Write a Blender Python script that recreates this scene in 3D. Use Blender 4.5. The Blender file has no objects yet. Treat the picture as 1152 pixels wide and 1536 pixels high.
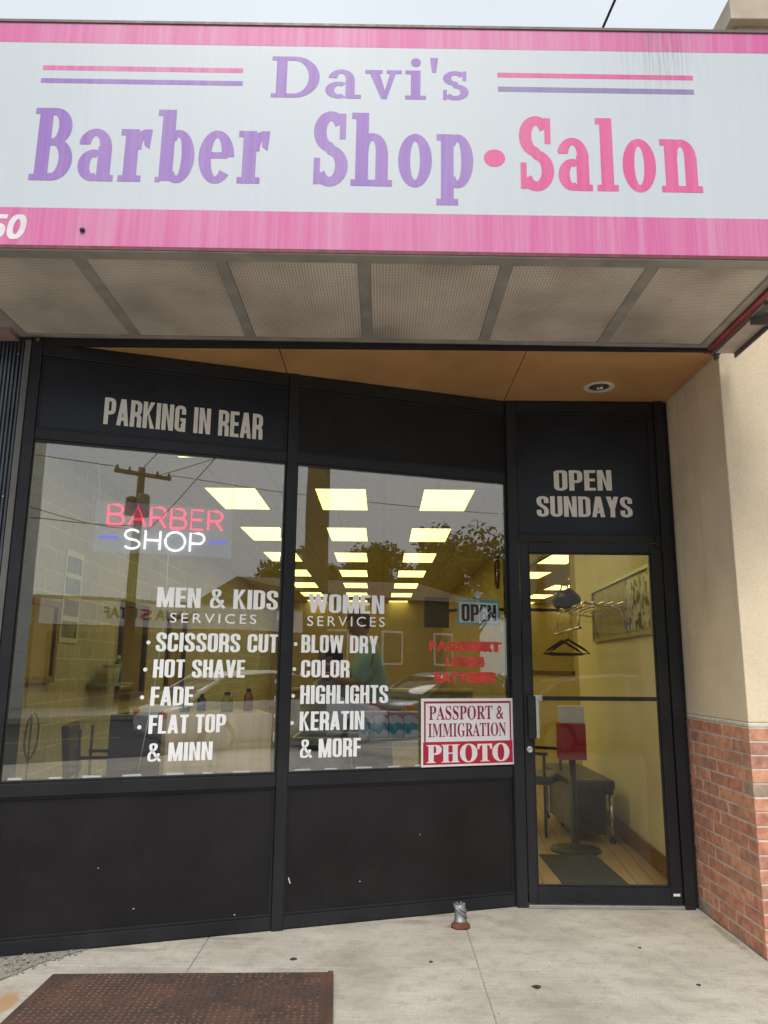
import bpy, bmesh, math, random
from mathutils import Vector, Matrix
R = math.radians
rng = random.Random(7)
SC = bpy.context.scene
COL = SC.collection

# ---------------------------------------------------------------- camera
cam = bpy.data.cameras.new('camera'); cam.sensor_fit = 'HORIZONTAL'; cam.sensor_width = 36.0
cam.lens = 36.0*1154/1152; cam.clip_start = 0.05; cam.clip_end = 400
co = bpy.data.objects.new('camera', cam); COL.objects.link(co)
co.matrix_world = Matrix.Translation((0, 0, 1.345)) @ Matrix.Rotation(R(90+11.4), 4, 'X') @ Matrix.Rotation(R(0.5), 4, 'Z')
SC.camera = co

# ---------------------------------------------------------------- light: bright overcast
SUNV = Vector((-0.10, -0.75, 1.0)).normalized()
w = bpy.data.worlds.new('World'); SC.world = w; w.use_nodes = True
nt = w.node_tree; bg = nt.nodes['Background']
sky = nt.nodes.new('ShaderNodeTexSky'); sky.sky_type = 'NISHITA'; sky.sun_disc = False
sky.sun_elevation = math.asin(SUNV.z); sky.sun_rotation = math.atan2(SUNV.x, SUNV.y)
sky.air_density = 1.0; sky.dust_density = 4.0; sky.ozone_density = 1.0
hs = nt.nodes.new('ShaderNodeHueSaturation'); hs.inputs['Saturation'].default_value = 0.22
tc = nt.nodes.new('ShaderNodeTexCoord'); nz = nt.nodes.new('ShaderNodeTexNoise')
nz.inputs['Scale'].default_value = 2.2; nz.inputs['Detail'].default_value = 5
rp = nt.nodes.new('ShaderNodeValToRGB'); rp.color_ramp.elements[0].position = 0.3; rp.color_ramp.elements[1].position = 0.72
rp.color_ramp.elements[0].color = (0.90, 0.91, 0.93, 1); rp.color_ramp.elements[1].color = (1.06, 1.06, 1.05, 1)
nt.links.new(sky.outputs[0], hs.inputs['Color']); nt.links.new(tc.outputs['Generated'], nz.inputs['Vector'])
nt.links.new(nz.outputs['Fac'], rp.inputs[0])
cl = nt.nodes.new('ShaderNodeMix'); cl.data_type = 'RGBA'; cl.inputs[0].default_value = 0.86   # thick pale cloud over most of the sky
cl.inputs[7].default_value = (3.7, 4.0, 4.3, 1); cm = nt.nodes.new('ShaderNodeMix'); cm.data_type = 'RGBA'; cm.blend_type = 'MULTIPLY'; cm.inputs[0].default_value = 1.0
nt.links.new(hs.outputs[0], cl.inputs[6]); nt.links.new(cl.outputs[2], cm.inputs[6]); nt.links.new(rp.outputs[0], cm.inputs[7])
sx = nt.nodes.new('ShaderNodeSeparateXYZ'); nt.links.new(tc.outputs['Generated'], sx.inputs[0])
gr = nt.nodes.new('ShaderNodeMapRange'); gr.inputs[1].default_value = 0.0; gr.inputs[2].default_value = 1.0; gr.inputs[3].default_value = 0.86; gr.inputs[4].default_value = 1.15
nt.links.new(sx.outputs[2], gr.inputs[0]); cg = nt.nodes.new('ShaderNodeMix'); cg.data_type = 'RGBA'; cg.blend_type = 'MULTIPLY'; cg.inputs[0].default_value = 1.0
nt.links.new(cm.outputs[2], cg.inputs[6]); nt.links.new(gr.outputs[0], cg.inputs[7]); nt.links.new(cg.outputs[2], bg.inputs['Color']); bg.inputs['Strength'].default_value = 0.13
sl = bpy.data.lights.new('sun', 'SUN'); sl.energy = 1.5; sl.angle = R(25); sl.color = (1.0, 0.96, 0.9)
so = bpy.data.objects.new('sun', sl); COL.objects.link(so); so.rotation_euler = SUNV.to_track_quat('Z', 'Y').to_euler()
so.location = (3, -6, 12)
SC.view_settings.view_transform = 'Standard'; SC.view_settings.look = 'None'
SC.view_settings.exposure = 0.75; SC.view_settings.gamma = 1.0
SC.render.engine = 'CYCLES'
SC.cycles.max_bounces = 9; SC.cycles.transparent_max_bounces = 16; SC.cycles.glossy_bounces = 4
SC.cycles.caustics_reflective = False; SC.cycles.caustics_refractive = False
SC.cycles.sample_clamp_indirect = 6.0
SC.cycles.use_denoising = True

# ---------------------------------------------------------------- materials
def new_mat(name):
    m = bpy.data.materials.new(name); m.use_nodes = True
    n = m.node_tree.nodes; return m, m.node_tree, n['Principled BSDF']
def coords(nt, scale=(1, 1, 1)):
    g = nt.nodes.new('ShaderNodeNewGeometry') if False else nt.nodes.new('ShaderNodeTexCoord')
    mp = nt.nodes.new('ShaderNodeMapping'); mp.inputs['Scale'].default_value = scale
    nt.links.new(g.outputs['Object'], mp.inputs['Vector']); return mp.outputs[0]
def noise(nt, vec, scale, detail=4, rough=0.55):
    n = nt.nodes.new('ShaderNodeTexNoise'); n.inputs['Scale'].default_value = scale
    n.inputs['Detail'].default_value = detail; n.inputs['Roughness'].default_value = rough
    nt.links.new(vec, n.inputs['Vector']); return n.outputs['Fac']
def ramp(nt, fac, stops):
    r = nt.nodes.new('ShaderNodeValToRGB'); e = r.color_ramp.elements
    while len(e) < len(stops): e.new(0.5)
    for i, (p, c) in enumerate(stops):
        e[i].position = p; e[i].color = (c, c, c, 1) if isinstance(c, (int, float)) else (*c, 1)
    nt.links.new(fac, r.inputs[0]); return r.outputs[0]
def mixc(nt, fac, a, b, mode='MIX'):
    m = nt.nodes.new('ShaderNodeMix'); m.data_type = 'RGBA'; m.blend_type = mode
    for sock, v in ((0, fac), (6, a), (7, b)):
        if isinstance(v, (int, float)): m.inputs[sock].default_value = v
        elif isinstance(v, tuple): m.inputs[sock].default_value = (*v, 1)
        else: nt.links.new(v, m.inputs[sock])
    return m.outputs[2]
def math_(nt, op, a, b=None):
    m = nt.nodes.new('ShaderNodeMath'); m.operation = op
    for i, v in enumerate((a, b)):
        if v is None: continue
        if isinstance(v, (int, float)): m.inputs[i].default_value = v
        else: nt.links.new(v, m.inputs[i])
    return m.outputs[0]
def bump(nt, b, h, strength=0.2, dist=0.01):
    n = nt.nodes.new('ShaderNodeBump'); n.inputs['Strength'].default_value = strength; n.inputs['Distance'].default_value = dist
    nt.links.new(h, n.inputs['Height']); nt.links.new(n.outputs[0], b.inputs['Normal'])
def MAT(name, col, rough=0.5, metal=0.0, var=0.18, vscale=5.0, bmp=0.0, bscale=80.0, scl=(1, 1, 1), rvar=0.1, spec=0.5):
    m, nt, b = new_mat(name); v = coords(nt, scl)
    f = noise(nt, v, vscale)
    lo = tuple(c*(1-var) for c in col); hi = tuple(min(1, c*(1+var)) for c in col)
    nt.links.new(ramp(nt, f, [(0.3, lo), (0.7, hi)]), b.inputs['Base Color'])
    f2 = noise(nt, v, vscale*4)
    nt.links.new(ramp(nt, f2, [(0.3, max(0.02, rough-rvar)), (0.7, min(1, rough+rvar))]), b.inputs['Roughness'])
    b.inputs['Metallic'].default_value = metal; b.inputs['Specular IOR Level'].default_value = spec
    if bmp: bump(nt, b, noise(nt, v, bscale, 3), bmp, 0.004)
    return m
def EMIT(name, col, strength):
    m, nt, b = new_mat(name); b.inputs['Base Color'].default_value = (*[min(1, c) for c in col], 1)
    b.inputs['Emission Color'].default_value = (*col, 1); b.inputs['Emission Strength'].default_value = strength
    return m
def GLASS(name, f0, tint, dirt=0.0):
    m = bpy.data.materials.new(name); m.use_nodes = True; nt = m.node_tree; nt.nodes.clear()
    out = nt.nodes.new('ShaderNodeOutputMaterial'); mixs = nt.nodes.new('ShaderNodeMixShader')
    tr = nt.nodes.new('ShaderNodeBsdfTransparent'); gl = nt.nodes.new('ShaderNodeBsdfGlossy')
    tr.inputs[0].default_value = (*tint, 1); gl.inputs['Roughness'].default_value = 0.0
    geo = nt.nodes.new('ShaderNodeNewGeometry'); dot = nt.nodes.new('ShaderNodeVectorMath'); dot.operation = 'DOT_PRODUCT'
    nt.links.new(geo.outputs['Normal'], dot.inputs[0]); nt.links.new(geo.outputs['Incoming'], dot.inputs[1])
    c = math_(nt, 'ABSOLUTE', dot.outputs['Value']); p = math_(nt, 'POWER', math_(nt, 'SUBTRACT', 1.0, c), 5.0)
    fac = math_(nt, 'ADD', f0, math_(nt, 'MULTIPLY', p, 1-f0))
    nt.links.new(fac, mixs.inputs[0]); nt.links.new(tr.outputs[0], mixs.inputs[1]); nt.links.new(gl.outputs[0], mixs.inputs[2])
    last = mixs.outputs[0]
    # faint unevenness of the pane bends what it mirrors
    v = coords(nt); bn = nt.nodes.new('ShaderNodeBump'); bn.inputs['Strength'].default_value = 0.05; bn.inputs['Distance'].default_value = 0.02
    nt.links.new(noise(nt, v, 1.3, 1), bn.inputs['Height']); nt.links.new(bn.outputs[0], gl.inputs['Normal'])
    if dirt:
        df = nt.nodes.new('ShaderNodeBsdfDiffuse'); df.inputs[0].default_value = (0.7, 0.7, 0.68, 1)
        m2 = nt.nodes.new('ShaderNodeMixShader'); f = ramp(nt, noise(nt, v, 3.0, 6), [(0.45, 0.0), (0.8, dirt)])
        nt.links.new(f, m2.inputs[0]); nt.links.new(last, m2.inputs[1]); nt.links.new(df.outputs[0], m2.inputs[2]); last = m2.outputs[0]
    nt.links.new(last, out.inputs[0]); return m
def STREAK(name, col, fade, amount=0.6, rough=0.38):
    """sun-bleached vinyl with runs of washed-out colour down the face"""
    m, nt, b = new_mat(name)
    v1 = coords(nt, (38, 38, 0.9)); v2 = coords(nt, (9, 9, 0.35)); v3 = coords(nt)
    f = math_(nt, 'ADD', math_(nt, 'MULTIPLY', noise(nt, v1, 1.0, 4, .7), 0.6), math_(nt, 'MULTIPLY', noise(nt, v2, 1.0, 3), 0.4))
    c = mixc(nt, ramp(nt, f, [(0.42, 0.0), (0.66, amount)]), col, fade)
    g = noise(nt, v3, 1.1, 2)
    c = mixc(nt, ramp(nt, g, [(0.35, 0.0), (0.7, 0.35)]), c, fade)
    d = noise(nt, coords(nt, (60, 60, 3)), 1.0, 5, .7)
    c = mixc(nt, ramp(nt, d, [(0.68, 0.0), (0.8, 0.28)]), c, (0.32, 0.27, 0.27))
    # grime that has run down from one leak in the coping
    sp = nt.nodes.new('ShaderNodeSeparateXYZ'); nt.links.new(v3, sp.inputs[0])
    near = ramp(nt, math_(nt, 'ABSOLUTE', math_(nt, 'SUBTRACT', sp.outputs[0], 1.24)), [(0.03, 1.0), (0.24, 0.0)])
    down = ramp(nt, math_(nt, 'SUBTRACT', sp.outputs[2], 3.5), [(0.05, 0.0), (0.40, 0.12), (0.73, 1.0)])
    run = ramp(nt, noise(nt, coords(nt, (70, 70, 2.2)), 1.0, 5, .75), [(0.46, 0.0), (0.62, 0.75)])
    c = mixc(nt, math_(nt, 'MULTIPLY', math_(nt, 'MULTIPLY', near, down), run), c, (0.20, 0.175, 0.18))
    nt.links.new(c, b.inputs['Base Color']); b.inputs['Roughness'].default_value = rough; b.inputs['Specular IOR Level'].default_value = 0.25
    return m
def PLANKS(name, a, bcol, c3, rough=0.35, ang=0.0, along='Y', length=1.2, width=0.12):
    m, nt, b = new_mat(name)
    v = coords(nt); mp = nt.nodes.new('ShaderNodeMapping'); nt.links.new(v, mp.inputs['Vector'])
    if along == 'Y': mp.inputs['Rotation'].default_value = (0, 0, R(90)+ang)
    br = nt.nodes.new('ShaderNodeTexBrick'); br.inputs['Scale'].default_value = 1.0
    br.inputs['Brick Width'].default_value = length; br.inputs['Row Height'].default_value = width; br.inputs['Mortar Size'].default_value = 0.003
    br.inputs['Color1'].default_value = (*a, 1); br.inputs['Color2'].default_value = (*bcol, 1); br.inputs['Mortar'].default_value = (*c3, 1)
    nt.links.new(mp.outputs[0], br.inputs['Vector'])
    gmap = nt.nodes.new('ShaderNodeMapping'); gmap.inputs['Scale'].default_value = (2, 40, 40); nt.links.new(mp.outputs[0], gmap.inputs['Vector'])
    g = noise(nt, gmap.outputs[0], 1.0, 5, .7)
    c = mixc(nt, 0.5, br.outputs['Color'], ramp(nt, g, [(0.3, 0.35), (0.7, 1.0)]), 'MULTIPLY')
    nt.links.new(c, b.inputs['Base Color']); b.inputs['Roughness'].default_value = rough
    return m
def GRIDWALL(name, c1, c2, mortar, bw, bh, axis, rough=0.7, msize=0.012, offset=0.5, bm=0.3):
    """masonry or tile courses laid out in metres on the surface"""
    m, nt, b = new_mat(name)
    v = coords(nt); sp = nt.nodes.new('ShaderNodeSeparateXYZ'); cb = nt.nodes.new('ShaderNodeCombineXYZ')
    nt.links.new(v, sp.inputs[0])
    nt.links.new(sp.outputs[axis[0]], cb.inputs[0]); nt.links.new(sp.outputs[axis[1]], cb.inputs[1])
    br = nt.nodes.new('ShaderNodeTexBrick'); br.offset = offset; br.inputs['Scale'].default_value = 1.0
    br.inputs['Brick Width'].default_value = bw; br.inputs['Row Height'].default_value = bh; br.inputs['Mortar Size'].default_value = msize
    br.inputs['Color1'].default_value = (*c1, 1); br.inputs['Color2'].default_value = (*c2, 1); br.inputs['Mortar'].default_value = (*mortar, 1)
    nt.links.new(cb.outputs[0], br.inputs['Vector'])
    c = mixc(nt, 0.35, br.outputs['Color'], ramp(nt, noise(nt, v, 14, 5), [(0.3, 0.5), (0.7, 1.0)]), 'MULTIPLY')
    nt.links.new(c, b.inputs['Base Color']); b.inputs['Roughness'].default_value = rough
    if bm: bump(nt, b, math_(nt, 'SUBTRACT', 1.0, br.outputs['Fac']), bm, 0.004)
    return m

black_metal = MAT('black painted aluminium', (0.018, 0.019, 0.022), 0.36, 0.0, 0.25, 3.0, 0.05, 40, rvar=.04, spec=.3)
grey_trim = MAT('weathered dark grey aluminium', (0.115, 0.112, 0.107), 0.45, 0.2, 0.2, 4.0)
black_panel = MAT('black laminate panel', (0.016, 0.015, 0.016), 0.42, 0.0, 0.3, 2.0, 0.08, 120, rvar=.04, spec=.22)
def dusty(m):
    nt = m.node_tree; b = nt.nodes['Principled BSDF']; old = b.inputs['Base Color'].links[0].from_socket; v = coords(nt)
    sp = ramp(nt, noise(nt, v, 70, 5, .8), [(0.66, 0.0), (0.76, 0.35)]); c = mixc(nt, sp, old, (0.12, 0.11, 0.10))
    c = mixc(nt, ramp(nt, noise(nt, coords(nt, (3, 3, 1)), 2.0, 6, .75), [(0.55, 0.0), (0.78, 0.08)]), c, (0.12, 0.11, 0.10))
    vo = nt.nodes.new('ShaderNodeTexVoronoi'); vo.inputs['Scale'].default_value = 9; nt.links.new(v, vo.inputs['Vector'])
    c = mixc(nt, ramp(nt, vo.outputs['Distance'], [(0.012, 0.15), (0.03, 0.0)]), c, (0.3, 0.29, 0.27))
    nt.links.new(c, b.inputs['Base Color'])
dusty(black_panel); dusty(black_metal)
navy_panel = MAT('blue black glazed panel', (0.013, 0.015, 0.022), 0.3, 0.0, 0.3, 2.0, 0.03, 60, rvar=.03, spec=.3)
aluminium = MAT('brushed aluminium', (0.55, 0.55, 0.54), 0.35, 0.85, 0.12, 20, scl=(1, 1, 8))
chrome = MAT('chrome', (0.75, 0.75, 0.76), 0.12, 1.0, 0.05, 5)
vinyl_white = MAT('white cut vinyl', (0.90, 0.905, 0.905), 0.45, 0.0, 0.04, 12)
vinyl_cream = MAT('aged cream vinyl', (0.80, 0.77, 0.71), 0.5, 0.0, 0.06, 12)
vinyl_red = MAT('faded red vinyl', (0.62, 0.05, 0.035), 0.5, 0.0, 0.25, 18)
win_glass = GLASS('window glass', 0.28, (0.88, 0.92, 0.90), 0.02)
door_glass = GLASS('door glass', 0.042, (0.94, 0.95, 0.92), 0.02)
case_glass = GLASS('display case glass', 0.06, (0.93, 0.96, 0.94))
sign_white = STREAK('white sign face', (0.55, 0.60, 0.64), (0.62, 0.655, 0.68), 0.35, 0.35)
pink = STREAK('pink sign vinyl', (0.62, 0.125, 0.33), (0.65, 0.30, 0.45), 0.85)
purple = STREAK('purple sign vinyl', (0.29, 0.155, 0.48), (0.40, 0.28, 0.55), 0.7)
slate_purple = STREAK('dark slate purple vinyl', (0.24, 0.19, 0.36), (0.38, 0.30, 0.50), 0.5)
rose = STREAK('rose sign vinyl', (0.67, 0.10, 0.27), (0.70, 0.23, 0.40), 0.6)
maroon = MAT('maroon paint', (0.16, 0.03, 0.04), 0.6, 0.0, 0.4, 30)
coping_metal = MAT('brown sign coping', (0.13, 0.10, 0.085), 0.5, 0.3, 0.2, 10)
soffit_frame = MAT('grey aluminium sign frame', (0.33, 0.31, 0.285), 0.5, 0.2, 0.2, 7)
stucco = MAT('cream stucco', (0.84, 0.70, 0.50), 0.92, 0.0, 0.10, 2.2, 0.75, 120)
_nt = stucco.node_tree; _b = _nt.nodes['Principled BSDF']; _old = _b.inputs['Base Color'].links[0].from_socket
_c = mixc(_nt, 0.6, _old, ramp(_nt, noise(_nt, coords(_nt), 90, 5, .8), [(0.30, 0.74), (0.6, 1.0)]), 'MULTIPLY')
_c = mixc(_nt, ramp(_nt, noise(_nt, coords(_nt, (7, 7, .6)), 1.0, 5, .7), [(0.55, 0.0), (0.75, 0.35)]), _c, (0.36, 0.28, 0.19))
_nt.links.new(_c, _b.inputs['Base Color'])
stone = MAT('limestone', (0.52, 0.44, 0.34), 0.85, 0.0, 0.14, 5.0, 0.2, 60)
orange_board = MAT('tan painted ceiling board', (0.46, 0.25, 0.10), 0.6, 0.0, 0.14, 2.5)
ribbed = MAT('blue grey ribbed cladding', (0.055, 0.062, 0.078), 0.45, 0.3, 0.2, 4)
mortar_m = MAT('grey mortar', (0.70, 0.65, 0.57), 0.95, 0.0, 0.15, 30, 0.3, 150)
brick_ms = [MAT('brick red', (0.54, 0.235, 0.155), 0.9, 0, 0.32, 22, 0.7, 110), MAT('brick orange', (0.60, 0.29, 0.185), 0.9, 0, 0.32, 22, 0.7, 110),
            MAT('brick brown', (0.47, 0.235, 0.165), 0.9, 0, 0.32, 22, 0.7, 110), MAT('brick grey', (0.36, 0.26, 0.20), 0.9, 0, 0.32, 22, 0.7, 110)]
black_vinyl = MAT('black upholstery vinyl', (0.015, 0.015, 0.016), 0.35, 0, 0.2, 8, 0.1, 90)
black_plastic = MAT('black plastic', (0.02, 0.02, 0.021), 0.4, 0, 0.2, 8)
wall_tan = MAT('tan painted wall', (0.90, 0.80, 0.65), 0.75, 0, 0.05, 2)
wall_yellow = MAT('mustard painted wall', (0.52, 0.41, 0.22), 0.75, 0, 0.08, 2)
tile_ceiling = GRIDWALL('ceiling tiles', (0.72, 0.70, 0.65), (0.68, 0.66, 0.61), (0.60, 0.58, 0.54), 1.22, 0.61, (1, 0), 0.9, 0.02, 0.0, 0.1)
block_wall = GRIDWALL('painted concrete block', (0.62, 0.60, 0.56), (0.54, 0.52, 0.49), (0.78, 0.76, 0.72), 0.40, 0.20, (1, 2), 0.85, 0.008)
wood_floor = PLANKS('wood plank floor', (0.58, 0.40, 0.23), (0.49, 0.325, 0.18), (0.20, 0.07, 0.04), 0.4, R(6))
skirting_wood = MAT('brown skirting board', (0.24, 0.14, 0.07), 0.5, 0, 0.2, 6, scl=(1, 8, 8))
plywood = MAT('light birch counter panel', (0.74, 0.54, 0.33), 0.5, 0, 0.15, 4, scl=(8, 8, 0.7))
dark_wood = MAT('dark brown wood', (0.10, 0.06, 0.035), 0.5, 0, 0.3, 6, scl=(8, 8, 1))
tan_wood = MAT('tan wood frame', (0.34, 0.21, 0.11), 0.5, 0, 0.2, 6, scl=(8, 8, 1))
white_plastic = MAT('white plastic', (0.75, 0.75, 0.73), 0.4, 0, 0.06, 6)
red_plastic = MAT('red plastic', (0.42, 0.02, 0.04), 0.4, 0, 0.1, 6)
teal_cloth = MAT('teal shirt cloth', (0.36, 0.66, 0.68), 0.85, 0, 0.15, 6, 0.2, 60)
blue_cape = MAT('pale blue barber cape', (0.45, 0.52, 0.66), 0.6, 0, 0.25, 7, 0.2, 30)
dark_cloth = MAT('dark trousers cloth', (0.03, 0.03, 0.035), 0.9, 0, 0.2, 8)
skin_m = MAT('skin', (0.42, 0.24, 0.16), 0.55, 0, 0.08, 20)
hair_m = MAT('dark hair', (0.012, 0.010, 0.009), 0.5, 0, 0.4, 60)
lamp_panel = EMIT('fluorescent diffuser', (1.0, 0.88, 0.25), 2.1)
neon_red = EMIT('lit red neon tube', (1.0, 0.05, 0.13), 0.62)
neon_white = EMIT('lit white neon tube', (0.95, 0.96, 1.0), 0.8)
neon_blue = EMIT('lit blue neon tube', (0.01, 0.012, 0.5), 1.0)
mirror_m, _nt, _b = new_mat('mirror'); _b.inputs['Base Color'].default_value = (0.75, 0.76, 0.74, 1); _b.inputs['Metallic'].default_value = 1; _b.inputs['Roughness'].default_value = 0.02
asphalt = MAT('asphalt', (0.055, 0.055, 0.057), 0.9, 0, 0.25, 6, 0.4, 90)
galvan = MAT('galvanised steel', (0.30, 0.31, 0.31), 0.5, 0.7, 0.3, 25, 0.2, 60)
rust_m = MAT('rust', (0.14, 0.05, 0.025), 0.9, 0, 0.4, 40, 0.4, 90)
wire_m = MAT('black cable', (0.012, 0.012, 0.013), 0.6)
pole_wood = MAT('weathered pole timber', (0.075, 0.068, 0.062), 0.9, 0, 0.35, 4, 0.5, 30, (10, 10, 0.6))
leaf_ms = [MAT('leaves dark', (0.030, 0.050, 0.016), 0.8, spec=.05), MAT('leaves mid', (0.05, 0.08, 0.022), 0.8, spec=.05), MAT('leaves light', (0.085, 0.11, 0.035), 0.8, spec=.05)]
gum_m = MAT('old chewing gum', (0.035, 0.032, 0.03), 0.8, 0, 0.3, 60)

def concrete():
    m, nt, b = new_mat('sidewalk concrete'); v = coords(nt)
    base = ramp(nt, noise(nt, v, 2.2, 6, .6), [(0.30, (0.43, 0.39, 0.325)), (0.48, (0.565, 0.52, 0.445)), (0.70, (0.68, 0.635, 0.55))])
    fine = ramp(nt, noise(nt, v, 130, 4, .75), [(0.32, 0.52), (0.62, 1.0)])
    c = mixc(nt, 0.75, base, fine, 'MULTIPLY')
    brush = ramp(nt, noise(nt, coords(nt, (4, 90, 1)), 1.0, 4, .6), [(0.36, 0.80), (0.6, 1.0)])
    c = mixc(nt, 0.7, c, brush, 'MULTIPLY')
    bl = ramp(nt, noise(nt, v, 9, 7, .72), [(0.49, 0.0), (0.70, 0.65)])
    c = mixc(nt, bl, c, (0.27, 0.24, 0.20))
    c = mixc(nt, ramp(nt, noise(nt, v, 34, 6, .8), [(0.60, 0.0), (0.70, 0.55)]), c, (0.20, 0.175, 0.145))
    vo = nt.nodes.new('ShaderNodeTexVoronoi'); vo.inputs['Scale'].default_value = 7.0; nt.links.new(v, vo.inputs['Vector'])
    c = mixc(nt, ramp(nt, vo.outputs['Distance'], [(0.028, 0.75), (0.045, 0.0)]), c, (0.10, 0.085, 0.07))
    def stain(cx, cy, rx, ry, colr, amt):
        nonlocal c
        mp = nt.nodes.new('ShaderNodeMapping'); mp.vector_type = 'POINT'
        mp.inputs['Location'].default_value = (-cx/rx, -cy/ry, 0); mp.inputs['Scale'].default_value = (1/rx, 1/ry, 0.0)
        nt.links.new(v, mp.inputs['Vector'])
        ln = nt.nodes.new('ShaderNodeVectorMath'); ln.operation = 'LENGTH'; nt.links.new(mp.outputs[0], ln.inputs[0])
        d = math_(nt, 'ADD', ln.outputs['Value'], math_(nt, 'MULTIPLY', noise(nt, v, 12, 5, .7), 1.0))
        c = mixc(nt, ramp(nt, d, [(0.75, amt), (1.45, 0.0)]), c, colr)
    stain(0.40, 4.43, 0.17, 0.10, (0.30, 0.17, 0.09), 0.65)
    stain(0.18, 4.50, 0.26, 0.09, (0.24, 0.18, 0.13), 0.5)
    stain(-1.52, 3.42, 0.14, 0.36, (0.42, 0.23, 0.09), 0.8)
    stain(-1.2, 4.05, 0.5, 0.06, (0.22, 0.20, 0.15), 0.4)
    stain(1.45, 4.60, 0.5, 0.14, (0.30, 0.27, 0.23), 0.4)
    stain(1.79, 4.3, 0.06, 0.6, (0.20, 0.17, 0.13), 0.6); stain(-.9, 4.22, 0.7, 0.05, (0.22, 0.20, 0.16), 0.5); stain(.2, 4.62, 0.6, 0.05, (0.22, 0.19, 0.15), 0.5)
    stain(1.0, 3.4, 0.5, 0.2, (0.34, 0.31, 0.26), 0.4); stain(-.05, 3.55, 0.25, 0.5, (0.36, 0.33, 0.28), 0.4)
    nt.links.new(c, b.inputs['Base Color']); b.inputs['Roughness'].default_value = 0.92
    bump(nt, b, noise(nt, v, 110, 5, .8), 0.5, 0.005)
    return m
concrete_m = concrete()
def diffuser():
    m, nt, b = new_mat('prismatic light diffuser'); v = coords(nt)
    sp = nt.nodes.new('ShaderNodeSeparateXYZ'); nt.links.new(v, sp.inputs[0])
    wx = math_(nt, 'ABSOLUTE', math_(nt, 'SINE', math_(nt, 'MULTIPLY', sp.outputs[0], math.pi/0.014)))
    wy = math_(nt, 'ABSOLUTE', math_(nt, 'SINE', math_(nt, 'MULTIPLY', sp.outputs[1], math.pi/0.014)))
    cell = math_(nt, 'MULTIPLY', wx, wy)
    st = ramp(nt, noise(nt, v, 1.9, 3, .5), [(0.26, (0.34, 0.295, 0.26)), (0.50, (0.66, 0.58, 0.51)), (0.72, (0.86, 0.77, 0.69))])
    c = mixc(nt, 0.75, st, ramp(nt, cell, [(0.05, 0.32), (0.55, 1.0)]), 'MULTIPLY')
    d = noise(nt, v, 24, 4, .7); c = mixc(nt, ramp(nt, d, [(0.62, 0.0), (0.75, 0.35)]), c, (0.10, 0.085, 0.07))
    nt.links.new(c, b.inputs['Base Color']); b.inputs['Roughness'].default_value = 0.4
    bump(nt, b, cell, 0.5, 0.004); return m
diffuser_m = diffuser()
def hatch_mat():
    m, nt, b = new_mat('rusted tread plate'); v = coords(nt)
    c = ramp(nt, noise(nt, v, 5, 6, .65), [(0.3, (0.055, 0.036, 0.028)), (0.5, (0.095, 0.052, 0.037)), (0.72, (0.15, 0.072, 0.040))])
    c = mixc(nt, 0.5, c, ramp(nt, noise(nt, v, 150, 3), [(0.3, 0.35), (0.7, 1.0)]), 'MULTIPLY')
    c = mixc(nt, ramp(nt, noise(nt, v, 16, 5, .7), [(0.55, 0.0), (0.68, 0.6)]), c, (0.05, 0.045, 0.042))
    nt.links.new(c, b.inputs['Base Color']); b.inputs['Roughness'].default_value = 0.8
    bump(nt, b, noise(nt, v, 140, 4), 0.3, 0.003); return m
hatch_m = hatch_mat()
tread_worn = MAT('worn blue grey steel tread', (0.035, 0.042, 0.048), 0.5, 0.4, 0.4, 40)

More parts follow.
